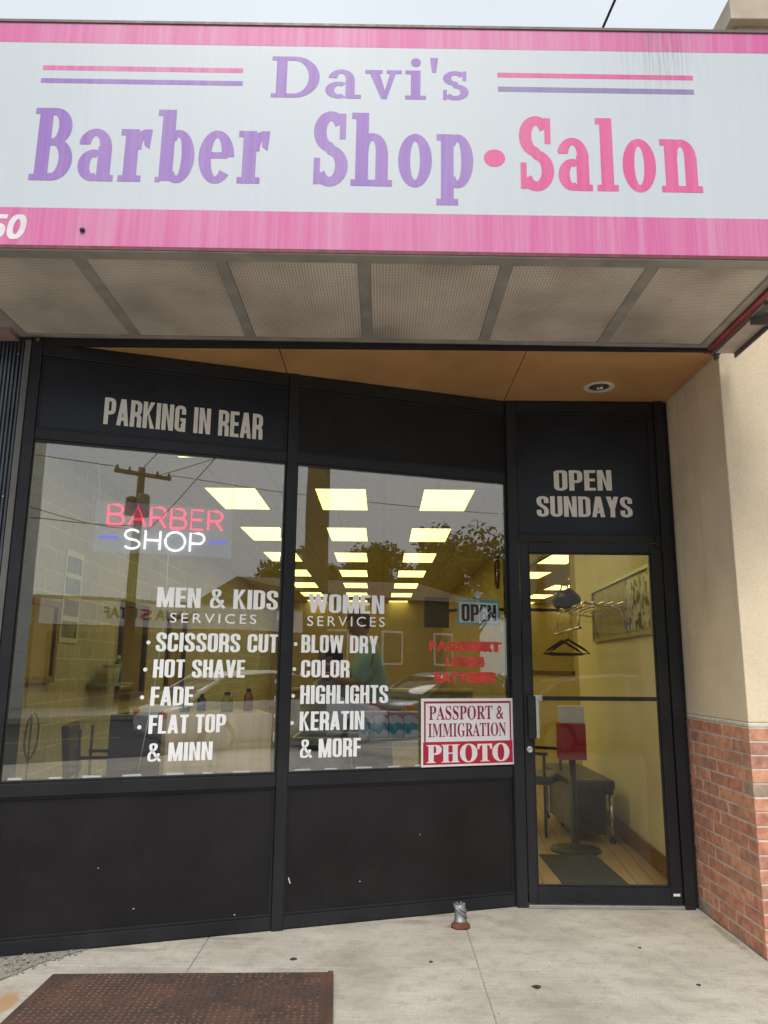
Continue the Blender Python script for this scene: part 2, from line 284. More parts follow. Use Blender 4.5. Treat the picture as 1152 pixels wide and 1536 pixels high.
# ---------------------------------------------------------------- mesh builder
class MB:
    def __init__(s): s.bm = bmesh.new()
    def _mi(s, faces, mi):
        for f in faces: f.material_index = mi
    def box(s, x0, x1, y0, y1, z0, z1, mi=0, bev=0.0, mat=None):
        vs = [s.bm.verts.new((x, y, z)) for x in (x0, x1) for y in (y0, y1) for z in (z0, z1)]
        idx = [(0, 1, 3, 2), (4, 6, 7, 5), (0, 4, 5, 1), (2, 3, 7, 6), (0, 2, 6, 4), (1, 5, 7, 3)]
        fs = [s.bm.faces.new([vs[i] for i in q]) for q in idx]
        s._mi(fs, mi)
        if mat is not None:
            for v in vs: v.co = mat @ v.co
        if bev:
            es = list({e for f in fs for e in f.edges})
            r = bmesh.ops.bevel(s.bm, geom=es, offset=bev, segments=2, affect='EDGES', profile=0.6)
            s._mi(r['faces'], mi)
        return s
    def poly(s, pts, mi=0):
        f = s.bm.faces.new([s.bm.verts.new(p) for p in pts]); f.material_index = mi; return s
    def prism(s, pts, z0, z1, mi=0):
        lo = [s.bm.verts.new((x, y, z0)) for x, y in pts]; hi = [s.bm.verts.new((x, y, z1)) for x, y in pts]; n = len(pts)
        fs = [s.bm.faces.new(hi), s.bm.faces.new(lo[::-1])] + [s.bm.faces.new((lo[i], lo[(i+1) % n], hi[(i+1) % n], hi[i])) for i in range(n)]
        s._mi(fs, mi); return s
    def tube(s, pts, r, seg=10, mi=0, cap=True, closed=False):
        pts = [Vector(p) for p in pts]; rs = r if isinstance(r, (list, tuple)) else [r]*len(pts); rings = []
        n = len(pts)
        for i, p in enumerate(pts):
            if closed: t = pts[(i+1) % n]-pts[i-1]
            else: t = pts[min(i+1, n-1)]-pts[max(i-1, 0)]
            t.normalize(); up = Vector((0, 0, 1)) if abs(t.z) < 0.9 else Vector((1, 0, 0))
            a = t.cross(up).normalized(); b = t.cross(a)
            rings.append([s.bm.verts.new(p+(a*math.cos(k*math.tau/seg)+b*math.sin(k*math.tau/seg))*rs[i]) for k in range(seg)])
        fs = []
        for i in range(n if closed else n-1):
            A, B = rings[i], rings[(i+1) % n]
            for k in range(seg): fs.append(s.bm.faces.new((A[k], A[(k+1) % seg], B[(k+1) % seg], B[k])))
        for f in fs: f.smooth = True
        if cap and not closed: fs += [s.bm.faces.new(rings[0]), s.bm.faces.new(rings[-1][::-1])]
        s._mi(fs, mi); return s
    def lathe(s, prof, c=(0, 0, 0), seg=24, mi=0, mat=None, cap=True):
        rings = []
        for r, z in prof: rings.append([s.bm.verts.new((c[0]+r*math.cos(k*math.tau/seg), c[1]+r*math.sin(k*math.tau/seg), c[2]+z)) for k in range(seg)])
        fs = []
        for A, B in zip(rings, rings[1:]):
            for k in range(seg): fs.append(s.bm.faces.new((A[k], A[(k+1) % seg], B[(k+1) % seg], B[k])))
        for f in fs: f.smooth = True
        if cap: fs += [s.bm.faces.new(rings[0][::-1]), s.bm.faces.new(rings[-1])]
        if mat is not None:
            for rg in rings:
                for v in rg: v.co = mat @ v.co
        s._mi(fs, mi); return s
    def build(s, name, mats, parent=None, origin=None, recalc=True):
        if recalc: bmesh.ops.recalc_face_normals(s.bm, faces=s.bm.faces[:])
        me = bpy.data.meshes.new(name); 
        off = Vector((0, 0, 0))
        if parent is None and origin == 'auto':
            xs = [v.co for v in s.bm.verts]
            off = Vector(((min(v.x for v in xs)+max(v.x for v in xs))/2, (min(v.y for v in xs)+max(v.y for v in xs))/2, min(v.z for v in xs)))
            for v in s.bm.verts: v.co -= off
        s.bm.to_mesh(me); s.bm.free()
        for m in (mats if isinstance(mats, (list, tuple)) else [mats]): me.materials.append(m)
        o = bpy.data.objects.new(name, me); COL.objects.link(o); o.location = off
        if parent is not None:
            o.parent = parent
            if parent.get('world_kids'): o.location = -Vector(parent['base'])
        return o
def tag(o, label=None, cat=None, group=None, kind=None):
    if label: o['label'] = label
    if cat: o['category'] = cat
    if group: o['group'] = group
    if kind: o['kind'] = kind
    return o
def thing(name, loc, label, cat, group=None, world=True, rz=0.0):
    """an Empty at the thing's base; with world=True its parts are written in world metres"""
    o = bpy.data.objects.new(name, None); COL.objects.link(o); o.location = loc; o.rotation_euler = (0, 0, rz)
    o.empty_display_size = 0.2
    if world: o['world_kids'] = True; o['base'] = list(loc)
    return tag(o, label, cat, group)
def copy_thing(src, loc, rz=None, label=None):
    c = src.copy(); COL.objects.link(c); c.location = loc
    if rz is not None: c.rotation_euler = (0, 0, rz)
    if label: c['label'] = label
    for ch in list(src.children):
        k = ch.copy(); COL.objects.link(k); k.parent = c
        for g in list(ch.children):
            q = g.copy(); COL.objects.link(q); q.parent = k
    return c
def structure(name, mb, m): return tag(mb.build(name, m), kind='structure')

class Plane:
    """a wall plane: s runs along it, z up, off out of it towards the street"""
    def __init__(s, p, ex): s.p = Vector((*p, 0)); s.ex = Vector((*ex, 0)).normalized(); s.n = Vector((s.ex.y, -s.ex.x, 0))
    def at(s, a, z, off=0.0): q = s.p+s.ex*a+s.n*off; return Vector((q.x, q.y, z))
    def mat(s): return Matrix(((s.ex.x, -s.n.x, 0, s.p.x), (s.ex.y, -s.n.y, 0, s.p.y), (0, 0, 1, 0), (0, 0, 0, 1)))
    def box(s, mb, s0, s1, z0, z1, o0, o1, mi=0, bev=0.0): return mb.box(s0, s1, -o1, -o0, z0, z1, mi, bev, s.mat())
WIN = Plane((0.7865, 4.80), (0.948, 0.317))
DOOR = Plane((0.0, 4.78), (1, 0))
SIGN = Plane((0.0, 3.018), (1, 0))

# ---------------------------------------------------------------- lettering
def mathmap(t, up, low):
    return ''.join(chr(up+ord(c)-65) if up and 'A' <= c <= 'Z' else chr(low+ord(c)-97) if low and 'a' <= c <= 'z' else c for c in t)
STY = {'sans': (0, 0), 'bold': (0x1D5D4, 0x1D5EE), 'serif': (0x1D400, 0x1D41A), 'slab': (0x1D670, 0x1D68A)}
def font_layers(body, style, w, h, dx=0.0, dz=0.0, spacing=1.0, shear=0.0, nx=4, nz=2):
    cu = bpy.data.curves.new('lettering', 'FONT'); cu.body = mathmap(body, *STY[style]); cu.space_character = spacing; cu.resolution_u = 5
    ob = bpy.data.objects.new('lettering', cu); COL.objects.link(ob); bpy.context.view_layer.update()
    dg = bpy.context.evaluated_depsgraph_get()
    me = bpy.data.meshes.new_from_object(ob.evaluated_get(dg)); bpy.data.objects.remove(ob)
    xs = [v.co.x for v in me.vertices]; ys = [v.co.y for v in me.vertices]; x0, x1, y0, y1 = min(xs), max(xs), min(ys), max(ys)
    kx = (w-dx)/(x1-x0); kz = (h-dz)/(y1-y0)
    V = [((v.co.x-x0)*kx, (v.co.y-y0)*kz) for v in me.vertices]; F = [tuple(p.vertices) for p in me.polygons]
    bpy.data.meshes.remove(me)
    polys = []; L = 0
    sh = [(dx*i/(nx-1) if dx else 0, dz*j/(nz-1) if dz else 0) for i in range(nx if dx else 1) for j in range(nz if dz else 1)]
    for l, (a, b) in enumerate(sh):
        polys += [([(V[i][0]+a+shear*(V[i][1]+b), V[i][1]+b) for i in f], l) for f in F]
    return polys
def arc(cx, cz, rx, rz, a0, a1, n=14): return [(cx+rx*math.cos(R(a0+(a1-a0)*i/n)), cz+rz*math.sin(R(a0+(a1-a0)*i/n))) for i in range(n+1)]
def strip(path, tx, tz, closed=False):
    """a stroke of given width along a path, as quads"""
    n = len(path); L = []; Rr = []
    for i in range(n):
        if closed: a, b = path[i-1], path[(i+1) % n]
        else: a, b = path[max(i-1, 0)], path[min(i+1, n-1)]
        dx, dz = b[0]-a[0], b[1]-a[1]; l = math.hypot(dx, dz) or 1
        nx, nz = -dz/l, dx/l
        L.append((path[i][0]+nx*tx/2, path[i][1]+nz*tz/2)); Rr.append((path[i][0]-nx*tx/2, path[i][1]-nz*tz/2))
    m = n if closed else n-1
    return [[L[i], Rr[i], Rr[(i+1) % n], L[(i+1) % n]] for i in range(m)]
def rect(x0, x1, z0, z1): return [[(x0, z0), (x1, z0), (x1, z1), (x0, z1)]]
def fillet(pts, r, n=6):
    out = [pts[0]]
    for a, b, c in zip(pts, pts[1:], pts[2:]):
        A, Bv, Cc = Vector(a), Vector(b), Vector(c); u = (A-Bv); v = (Cc-Bv); rr = min(r, u.length*0.5, v.length*0.5)
        p = Bv+u.normalized()*rr; q = Bv+v.normalized()*rr
        for i in range(n+1):
            t = i/n; k = p*(1-t)**2+Bv*2*t*(1-t)+q*t*t; out.append((k.x, k.y))
    out.append(pts[-1]); return out
def gothic(ch, t=0.170, tz=0.135):
    """condensed heavy grotesque capitals, 1 unit high: (list of strokes, width)"""
    w = 0.44; l, r, b, u = t/2, w-t/2, tz/2, 1-tz/2; rr = 0.16
    S = lambda p, f=rr: strip(fillet(p, f), t, tz)
    ring = lambda x0, x1, z0, z1, f=rr: strip(fillet([((x0+x1)/2, z1), (x0, z1), (x0, z0), (x1, z0), (x1, z1), ((x0+x1)/2, z1)], f)[:-1], t, tz, True)
    st = lambda x: rect(x, x+t, 0, 1)
    if ch == 'O': return [ring(l, r, b, u)], w
    if ch == 'C': return [S([(r, .62), (r, u), (l, u), (l, b), (r, b), (r, .38)])], w
    if ch == 'G': return [S([(r, .66), (r, u), (l, u), (l, b), (r-.02, b), (r-.02, .30)]), rect(w/2, w, .40, .40+tz*.9), rect(w-t*.9, w, 0, .40)], w
    if ch == 'D': return [st(0), S([(l, u), (r, u), (r, b), (l, b)], .2)], w
    if ch == 'B': return [st(0), S([(l, u), (r-.01, u), (r-.01, .53), (l, .53)], .12), S([(l, .50), (r, .50), (r, b), (l, b)], .12)], w
    if ch == 'P': return [st(0), S([(l, u), (r, u), (r, .44), (l, .44)], .14)], w
    if ch == 'R': return [st(0), S([(l, u), (r, u), (r, .50), (l, .50)], .14), S([(w*.4, .47), (r, .42), (r, 0)], .1)], w
    if ch == 'S': return [S([(r, .66), (r, u), (l, u), (l, .60), (r, .40), (r, b), (l, b), (l, .33)], .15)], w
    if ch == 'U': return [S([(l, 1), (l, b), (r, b), (r, 1)])], w
    if ch == 'J': return [S([(l, .3), (l, b), (r, b), (r, 1)])], w
    if ch == 'H': return [st(0), st(w-t), rect(t, w-t, .45, .45+tz)], w
    if ch == 'I': return [st(0)], t
    if ch == 'L': return [st(0), rect(t, .36, 0, tz)], .36
    if ch == 'E': return [st(0), rect(t, .37, 0, tz), rect(t, .35, .45, .45+tz), rect(t, .37, 1-tz, 1)], .37
    if ch == 'F': return [st(0), rect(t, .35, .43, .43+tz), rect(t, .36, 1-tz, 1)], .36
    if ch == 'T': return [rect(.19-t/2, .19+t/2, 0, 1-tz), rect(0, .38, 1-tz, 1)], .38
    if ch == 'N': return [st(0), st(w+.03-t), [[(t*.55, 1), (t*1.05, 1), (w+.03-t*.55, 0), (w+.03-t*1.05, 0)]]], w+.03
    if ch == 'M': W = .60; return [st(0), st(W-t), [[(t*.3, 1), (t*1.15, 1), (W/2+t*.35, 0), (W/2-t*.35, 0)]], [[(W-t*.3, 1), (W-t*1.15, 1), (W/2-t*.35, 0), (W/2+t*.35, 0)]]], W
    if ch == 'A': W = .47; return [[[(0, 0), (t*.95, 0), (W/2+t*.42, 1), (W/2-t*.58, 1)]], [[(W, 0), (W-t*.95, 0), (W/2-t*.42, 1), (W/2+t*.58, 1)]], rect(W*.25, W*.75, .19, .19+tz)], W
    if ch == 'V': W = .46; return [[[(0, 1), (t*.98, 1), (W/2+t*.42, 0), (W/2-t*.5, 0)]], [[(W, 1), (W-t*.98, 1), (W/2-t*.42, 0), (W/2+t*.5, 0)]]], W
    if ch == 'W':
        W = .68; q = W/4
        return [[[(0, 1), (t*.95, 1), (q+t*.45, 0), (q-t*.42, 0)]], [[(W/2+t*.4, 1), (W/2-t*.4, 1), (q-t*.42, 0), (q+t*.45, 0)]], [[(W/2-t*.4, 1), (W/2+t*.4, 1), (3*q+t*.42, 0), (3*q-t*.45, 0)]], [[(W, 1), (W-t*.95, 1), (3*q-t*.45, 0), (3*q+t*.42, 0)]]], W
    if ch == 'Y': W = .45; return [rect(W/2-t/2, W/2+t/2, 0, .45), [[(0, 1), (t*1.0, 1), (W/2+t/2, .42), (W/2-t/2, .38)]], [[(W, 1), (W-t*1.0, 1), (W/2-t/2, .42), (W/2+t/2, .38)]]], W
    if ch == 'K': return [st(0), [[(t*.9, .40), (t*.9, .62), (w-t*1.02+.01, 1), (w+.01, 1)]], [[(t*1.35, .60), (t*.9+.06, .43), (w-t*.98+.02, 0), (w+.03, 0)]]], w+.03
    if ch == '&':
        W = .54; return [strip(fillet([(W, .02), (.36, .30), (.13, .70), (.13, .93), (.35, .93), (.35, .68), (.20, .56), (.08, .40), (.08, .065), (.30, .065), (.42, .2), (.47, .44)], .1), .125, .11)], W
    if ch == "'": return [rect(0, .1, .7, 1)], .1
    return [], 0.22
def band(cx, cz, rx, rz, tx, tz, a0, a1, n=26):
    O = arc(cx, cz, rx+tx/2, rz+tz/2, a0, a1, n); I = arc(cx, cz, rx-tx/2, rz-tz/2, a0, a1, n)
    return [[O[i], O[i+1], I[i+1], I[i]] for i in range(n)]
def slab(ch):
    """heavy condensed slab-serif letters, cap height 1"""
    T, t, X = .215, .10, .72; sh = .085
    S = lambda p, a=T, b=t: strip(p, a, b)
    def stem(x, z0, z1, flag=True, foot=True, both=True):
        o = [rect(x, x+T, z0, z1)]
        if foot: o.append(rect(x-.075, x+T+(.075 if both else 0), z0, z0+sh))
        if flag: o.append(rect(x-.075, x, z1-sh, z1))
        return o
    if ch == 'B': return stem(.075, 0, 1, True, True, False)+[S([(.2, .95)]+arc(.33, .74, .175, .21, 90, -90)+[(.2, .53)]), S([(.2, .53)]+arc(.35, .29, .205, .24, 90, -90)+[(.2, .05)])], .665
    if ch == 'a': return [rect(.33, .33+T, .06, .48), band(.27, .46, .175, .21, .19, t, 165, 0), band(.265, .215, .15, .165, .19, t, 60, 300), rect(.33, .60, 0, sh), [[(.0+.02, .50), (.18, .50), (.16, .64), (.05, .62)]]], .60
    if ch == 'r': return stem(.075, 0, X)+[S(arc(.40, .46, .14, .205, 185, 75), .16, t), [[(.36, .72), (.50, .72), (.47, .45), (.385, .50)]]], .50
    if ch == 'b': return stem(.075, .02, 1, True, False)+[band(.355, .355, .165, .315, T-.01, t, 130, -130), rect(.02, .10, .0, .07)], .61
    if ch == 'e': return [band(.29, .355, .185, .315, .20, t, 0, 318), rect(.16, .47, .335, .335+.085)], .56
    if ch == 'S': return [S(arc(.29, .735, .185, .215, 28, 262)+arc(.285, .262, .20, .213, 82, -152), T, .13), rect(.44, .545, .63, .985), rect(.015, .12, .015, .37)], .57
    if ch == 'h': return stem(.075, 0, 1)+[band(.355, .47, .16, .20, .20, t, 178, 0), rect(.415, .415+T-.005, .04, .475), rect(.36, .70, 0, sh)], .72
    if ch == 'n': return stem(.075, 0, X)+[band(.355, .47, .16, .20, .20, t, 178, 0), rect(.415, .415+T-.005, .04, .475), rect(.36, .70, 0, sh)], .72
    if ch == 'o': return [band(.29, .355, .185, .315, T-.01, t, 0, 360)], .58
    if ch == 'p': return stem(.075, -.24, X)+[band(.355, .355, .165, .315, T-.01, t, 130, -130)], .61
    if ch == 'l': return stem(.075, 0, 1), .37
    return [], .3
def glyph_layers(body, fn, w, h, gap, track=None):
    x = 0; polys = []; word = 0
    for ch in body:
        strokes, wd = fn(ch); word += ch == ' '
        for k, st in enumerate(strokes):
            for q in st: polys.append(([(px+x, pz) for px, pz in q], k+100*word))
        x += wd+gap
    tot = x-gap; k = w/tot
    return [([(px*k, pz*h) for px, pz in q], l) for q, l in polys]
def slab_light(ch):
    t = .095
    if ch == 'D': return [rect(.11, .35, 0, 1), rect(0, .54, 0, t), rect(0, .54, 1-t, 1), band(.52, .5, .46, .4525, .25, t, -90, 90)], 1.12
    if ch == 'a': return [rect(.50, .71, .05, .47), band(.40, .45, .205, .205, .2, t, 168, 0), band(.34, .20, .20, .155, .2, t, 55, 305), rect(.50, .86, 0, .09)], .86
    if ch == 'v': return [[[(.07, .70), (.31, .70), (.52, 0), (.38, 0)]], [[(.60, .70), (.73, .70), (.50, 0), (.40, 0)]], rect(0, .40, .615, .70), rect(.50, .84, .615, .70)], .84
    if ch == 'i': return [rect(.13, .35, 0, .70), rect(0, .48, 0, .09), rect(0, .13, .615, .70), [arc(.24, .90, .115, .105, 0, 345, 23)]], .48
    if ch == "'": return [[[(.0, 1.02), (.19, 1.02), (.14, .66), (.05, .66)]]], .19
    if ch == 's': return [strip(arc(.31, .525, .19, .128, 30, 265)+arc(.31, .19, .21, .145, 85, -150), .19, .10), rect(.475, .56, .47, .70), rect(.03, .115, .0, .24)], .60
    return [], .2
def lettering(plane, polys, s, z, off, m, parent, name='lettering', tilt=0.0):
    words = sorted({l//100 for _, l in polys}); o = None
    if len(words) > 1:
        for wd in words: o = lettering(plane, [(q, l % 100) for q, l in polys if l//100 == wd], s, z, off, m, parent, name, tilt)
        return o
    mb = MB()
    for q, l in polys:
        try: f = mb.bm.faces.new([mb.bm.verts.new(plane.at(s+a, z+b+tilt*a, off+l*0.00006)) for a, b in q])
        except ValueError: continue
        if f.normal.length == 0: f.normal_update()
        f.normal_update()
        if f.normal.dot(plane.n) < 0: f.normal_flip()
    return mb.build(name, m, parent, recalc=False)
def gothic_line(plane, body, s0, s1, z0, z1, off, m, parent, tilt=0.0, gap=0.055, name='lettering'):
    return lettering(plane, glyph_layers(body, gothic, s1-s0, z1-z0, gap), s0, z0, off, m, parent, name, tilt)

# ================================================================ GROUND
g = MB(); g.poly([(-120, -120, -0.16), (120, -120, -0.16), (120, 120, -0.16), (-120, 120, -0.16)]); structure('ground', g, asphalt)
g = MB()
def slab_piece(x0, x1, y0, y1): g.box(x0+.002, x1-.002, y0+.002, y1-.002, -0.12, 0.0, 0, 0.004)
xs = [-7.0, -5.3, -3.7, -2.2, -0.865, 0.452, 1.83, 3.3, 4.8, 6.3, 7.8, 9.3, 10.8, 12.3]
ys = [-3.5, -2.1, -0.65, 0.8, 2.3, 3.845]
for a, b in zip(xs, xs[1:]):
    for c, d in zip(ys, ys[1:]): slab_piece(a, b, c, d)
for a, b in ((-2.2, -0.865), (-0.865, 0.452), (0.452, 1.83)):
    slab_piece(a, b, 3.845, 4.85 if a > -2 else 4.35)
slab_piece(-7, -2.2, 3.845, 4.0); slab_piece(1.83, 12.3, 3.845, 4.0)
g.box(-7, 12.3, -3.5, 4.9, -0.13, -0.0045, 1)
tag(g.build('sidewalk', [concrete_m, MAT('joint filler', (0.34, 0.31, 0.26), 0.95, 0, .3, 40)]), kind='structure')
g = MB(); g.box(-60, 60, -3.66, -3.505, -0.155, 0.0, 0, 0.02); structure('kerb', g, concrete_m)
g = MB(); g.box(-60, 60, -18.0, -13.6, -0.155, 0.0, 0, 0.02); structure('far_sidewalk', g, concrete_m)
g = MB()
for k in range(14): g.poly([(-42+k*6.0, -8.72, -0.156), (-39+k*6.0, -8.72, -0.156), (-39+k*6.0, -8.60, -0.156), (-42+k*6.0, -8.60, -0.156)])
structure('road_marking', g, MAT('worn yellow road paint', (0.5, 0.36, 0.05), 0.8))
# wedge of grit where the paving has broken away by the wall
g = MB(); g.poly([(-2.3, 3.50, 0.004), (-1.66, 3.63, 0.004), (-1.56, 3.86, 0.004), (-1.40, 4.06, 0.004), (-1.56, 4.05, 0.004), (-2.3, 3.82, 0.004)], 0)
def inpoly(x, y): return y > 3.70+(x+1.62)*1.45 and y < 3.985+(x+1.72)*.334 and x < -1.36
pebs = 0
while pebs < 420:
    x, y = rng.uniform(-2.0, -1.36), rng.uniform(3.5, 4.12)
    if not inpoly(x, y): continue
    r = rng.uniform(0.002, 0.007); m_ = Matrix.Translation((x, y, 0.005)) @ Matrix.Rotation(rng.uniform(0, 6), 4, 'Z')
    g.box(-r, r, -r*.7, r*.7, -r*.3, r*.8, rng.choice((0, 1, 1, 2)), 0, m_); pebs += 1
tag(g.build('gravel', [MAT('grit', (0.27, 0.25, 0.21), .95, 0, .3, 50, .4, 90), MAT('pale pebble', (0.33, 0.305, 0.265), .9), MAT('dark pebble', (0.14, 0.13, 0.12), .9)]), kind='stuff')

# ---- steel hatch in the pavement
h = thing('cellar_hatch', (-0.84, 3.2, 0), 'rusty brown steel tread plate hatch set in the pavement', 'hatch')
def hq(u, v, z): # u 0..1 across, v from far edge towards the street
    x = -1.435+u*1.205+v*0.035*(1-u)*0; y = 3.712+u*0.048-v
    return (x+v*0.06*u, y, z)
mb = MB(); mb.bm.faces.new([mb.bm.verts.new(hq(*p, .012)) for p in ((0, 0), (0, .95), (1, .95), (1, 0))])
for a, b in (((0, 0), (1, 0)), ((1, 0), (1, .95)), ((1, .95), (0, .95)), ((0, .95), (0, 0))):
    mb.bm.faces.new([mb.bm.verts.new(hq(*a, .012)), mb.bm.verts.new(hq(*b, .012)), mb.bm.verts.new(hq(*b, -.02)), mb.bm.verts.new(hq(*a, -.02))])
k = 0
worn = [(0.05, 0.04, .06), (0.04, .14, .04), (.05, .24, .05), (0.60, 0.22, .10), (0.80, .26, .13), (0.95, .20, .07), (0.72, .12, .05), (.52, .30, .08), (.3, .28, .05), (.42, .06, .05), (.97, .02, .05), (.62, .02, .05), (.88, .03, .04)]
for i in range(44):
    for j in range(34):
        u, v = (i+.5)/44, (j+.5)/34*.95
        if not (0.02 < u < .97 and v > .012): continue
        x, y, z = hq(u, v, .012); a = R(40) if (i+j) % 2 else R(-40); c_, s_ = math.cos(a), math.sin(a)
        L, W = .0125, .0044
        wn = any((u-a0)**2+((v-b0)*.8)**2 < (r0*(.6+.7*rng.random()))**2 for a0, b0, r0 in worn)
        P = [(L, 0), (0, W), (-L, 0), (0, -W)]
        vs = [mb.bm.verts.new((x+p*c_-q*s_, y+p*s_+q*c_, z)) for p, q in P]; tp = mb.bm.verts.new((x, y, z+.0032))
        for q in range(4):
            f = mb.bm.faces.new((vs[q], vs[(q+1) % 4], tp)); f.material_index = 1 if wn else 2
mb.build('plate', [hatch_m, tread_worn, MAT('rusty raised tread', (0.125, 0.072, 0.052), 0.75, 0, .5, 30)], h)
mb = MB()
for a, b, wd in (((1, -.004), (1, .95), .022),):
    x0, y0, _ = hq(*a, 0); x1, y1, _ = hq(*b, 0)
    mb.bm.faces.new([mb.bm.verts.new(p) for p in ((x0-.002, y0, .017), (x0+wd, y0, .017), (x1+wd, y1, .017), (x1-.002, y1, .017))])
    mb.bm.faces.new([mb.bm.verts.new(p) for p in ((x0+wd, y0, .017), (x0+wd, y0, -.02), (x1+wd, y1, -.02), (x1+wd, y1, .017))])
x0, y0, _ = hq(0, 0, 0); x1, y1, _ = hq(1, 0, 0)
mb.bm.faces.new([mb.bm.verts.new(p) for p in ((x0, y0-.001, .0135), (x1, y1-.001, .0135), (x1, y1+.007, .002), (x0, y0+.007, .002))])
mb.build('frame', hatch_m, h)
# ---- vent pipe stub
h = thing('vent_pipe', (0.424, 4.425, 0), 'short grey metal pipe stub with rusty foot on the pavement below the black panel', 'pipe')
MB().lathe([(.052, 0), (.050, .012), (.036, .022), (.034, .03)], (0.424, 4.425, 0)).build('foot', rust_m, h)
MB().lathe([(.033, .028), (.034, .034), (.031, .036), (.030, .085), (.027, .105), (.024, .113), (.012, .112)], (0.424, 4.425, 0)).build('pipe', galvan, h)
mb = MB()
for k, (dz, tl) in enumerate(((.078, .030), (.096, .018))):
    mb.tube([(0.424+.033*math.cos(a), 4.425+.033*math.sin(a), dz-tl*math.cos(a)) for a in [i*math.tau/20 for i in range(20)]], .0055, 6, 0, False, True)
for k in range(5): a = k*1.25; mb.box(-.006, .006, -.005, .005, 0, .014, 0, .002, Matrix.Translation((0.424+.02*math.cos(a), 4.425+.02*math.sin(a), .106)) @ Matrix.Rotation(a, 4, 'Z'))
mb.build('clamp', galvan, h)
# ---- gum spots
for (x, y, r, lb) in ((-0.406, 3.947, .016, 'round dark gum spot on the pavement behind the rusty hatch'), (0.675, 3.648, .019, 'large black gum spot on the pavement right of the long joint'),
                      (1.279, 4.136, .008, 'small dark gum spot on the pavement in front of the door mat side'), (1.387, 3.685, .010, 'dark gum spot on the pavement nearest the brick corner'), (0.236, 3.928, .009, 'small dark gum spot just left of the long pavement joint')):
    mb = MB(); pr = [(x+r*(1+.25*math.sin(3*a+x*9))*math.cos(a), y+r*.9*(1+.2*math.cos(2*a+y))*math.sin(a)) for a in [i*math.tau/14 for i in range(14)]]
    mb.prism(pr, .0005, .003); tag(mb.build('gum_spot', gum_m, None, 'auto'), lb, 'gum spot', 'gum spots on the pavement')

# ================================================================ SHOPFRONT
SF = thing('shopfront', (-0.3, 4.4, 0), 'black aluminium shopfront with two large windows, black kick panels and a recessed glass door', 'shopfront')
def bar(name, pl, s0, s1, z0, z1, o0=-.055, o1=.022, m=black_metal, bev=.003): return pl.box(MB(), s0, s1, z0, z1, o0, o1, 0, bev).build(name, m, SF)
bar('post', WIN, -2.84, -2.785, 0.0, 3.052)
bar('mullion', WIN, -1.432, -1.372, 0.0, 3.052, -.055, .026)
bar('post', WIN, -0.014, 0.014, 0.0, 3.052, -.055, .020)
bar('corner_post', DOOR, 0.785, 0.846, 0.0, 3.05, -.06, .016)
WIN.box(MB(), -2.872, -2.842, 0.0, 3.05, -.06, .03, 0, .003).build('edge_trim', grey_trim, SF)
for a, b in ((-2.785, -1.432), (-1.372, -0.0145)):
    for nm, z0, z1, o1 in (('base_rail', 0.006, .068, .016), ('sill_rail', .712, .775, .020), ('head_rail', 2.512, 2.572, .016), ('top_rail', 2.977, 3.052, .018)):
        bar(nm, WIN, a+.001, b-.001, z0, z1, -.05, o1)
    # glazing beads step in around every opening
    mb = MB()
    for z0, z1 in ((.068, .712), (2.572, 2.977)):
        for q in ((a+.001, b-.001, z0+.0005, z0+.014), (a+.001, b-.001, z1-.014, z1-.0005), (a+.001, a+.014, z0+.0145, z1-.0145), (b-.014, b-.001, z0+.0145, z1-.0145)):
            WIN.box(mb, *q, -.03, .007, 0, .002)
    for q in ((a+.001, b-.001, .7755, .787), (a+.001, b-.001, 2.498, 2.5115), (a+.001, a+.010, .7875, 2.4975), (b-.010, b-.001, .7875, 2.4975)):
        WIN.box(mb, *q, -.03, .010, 0, .002)
    mb.build('glazing_bead', black_metal, SF)
for a, b, m in ((-2.785, -1.432, black_panel), (-1.372, -0.0145, black_panel)):
    kp = WIN.box(MB(), a+.001, b-.001, .0685, .7115, -.035, .001, 0, 0).build('kick_panel', m, SF)
    scr = ((-2.12, .16, .004, .003, 0), (-1.62, .09, .004, .003, .3), (-2.3, .36, .003, .003, 0)) if a < -2 else ((-1.335, .22, .0025, .03, .35), (-.95, .20, .003, .004, 0), (-.6, .42, .003, .003, .2))
    for s, z, w_, h_, sl_ in scr:
        q = [(s-w_, z), (s+w_, z), (s+w_-h_*sl_, z+h_), (s-w_-h_*sl_, z+h_)]
        mb = MB(); mb.bm.faces.new([mb.bm.verts.new(WIN.at(x, y, .0022)) for x, y in q]); mb.build('scratch', vinyl_cream, kp)
tp1 = WIN.box(MB(), -2.784, -1.433, 2.5725, 2.9765, -.035, .002).build('transom_panel', navy_panel, SF)
gothic_line(WIN, 'PARKING IN REAR', -2.450, -1.580, 2.632, 2.785, .0045, vinyl_cream, tp1)
WIN.box(MB(), -1.371, -0.0155, 2.5725, 2.9765, -.035, .001).build('transom_panel', black_panel, SF)
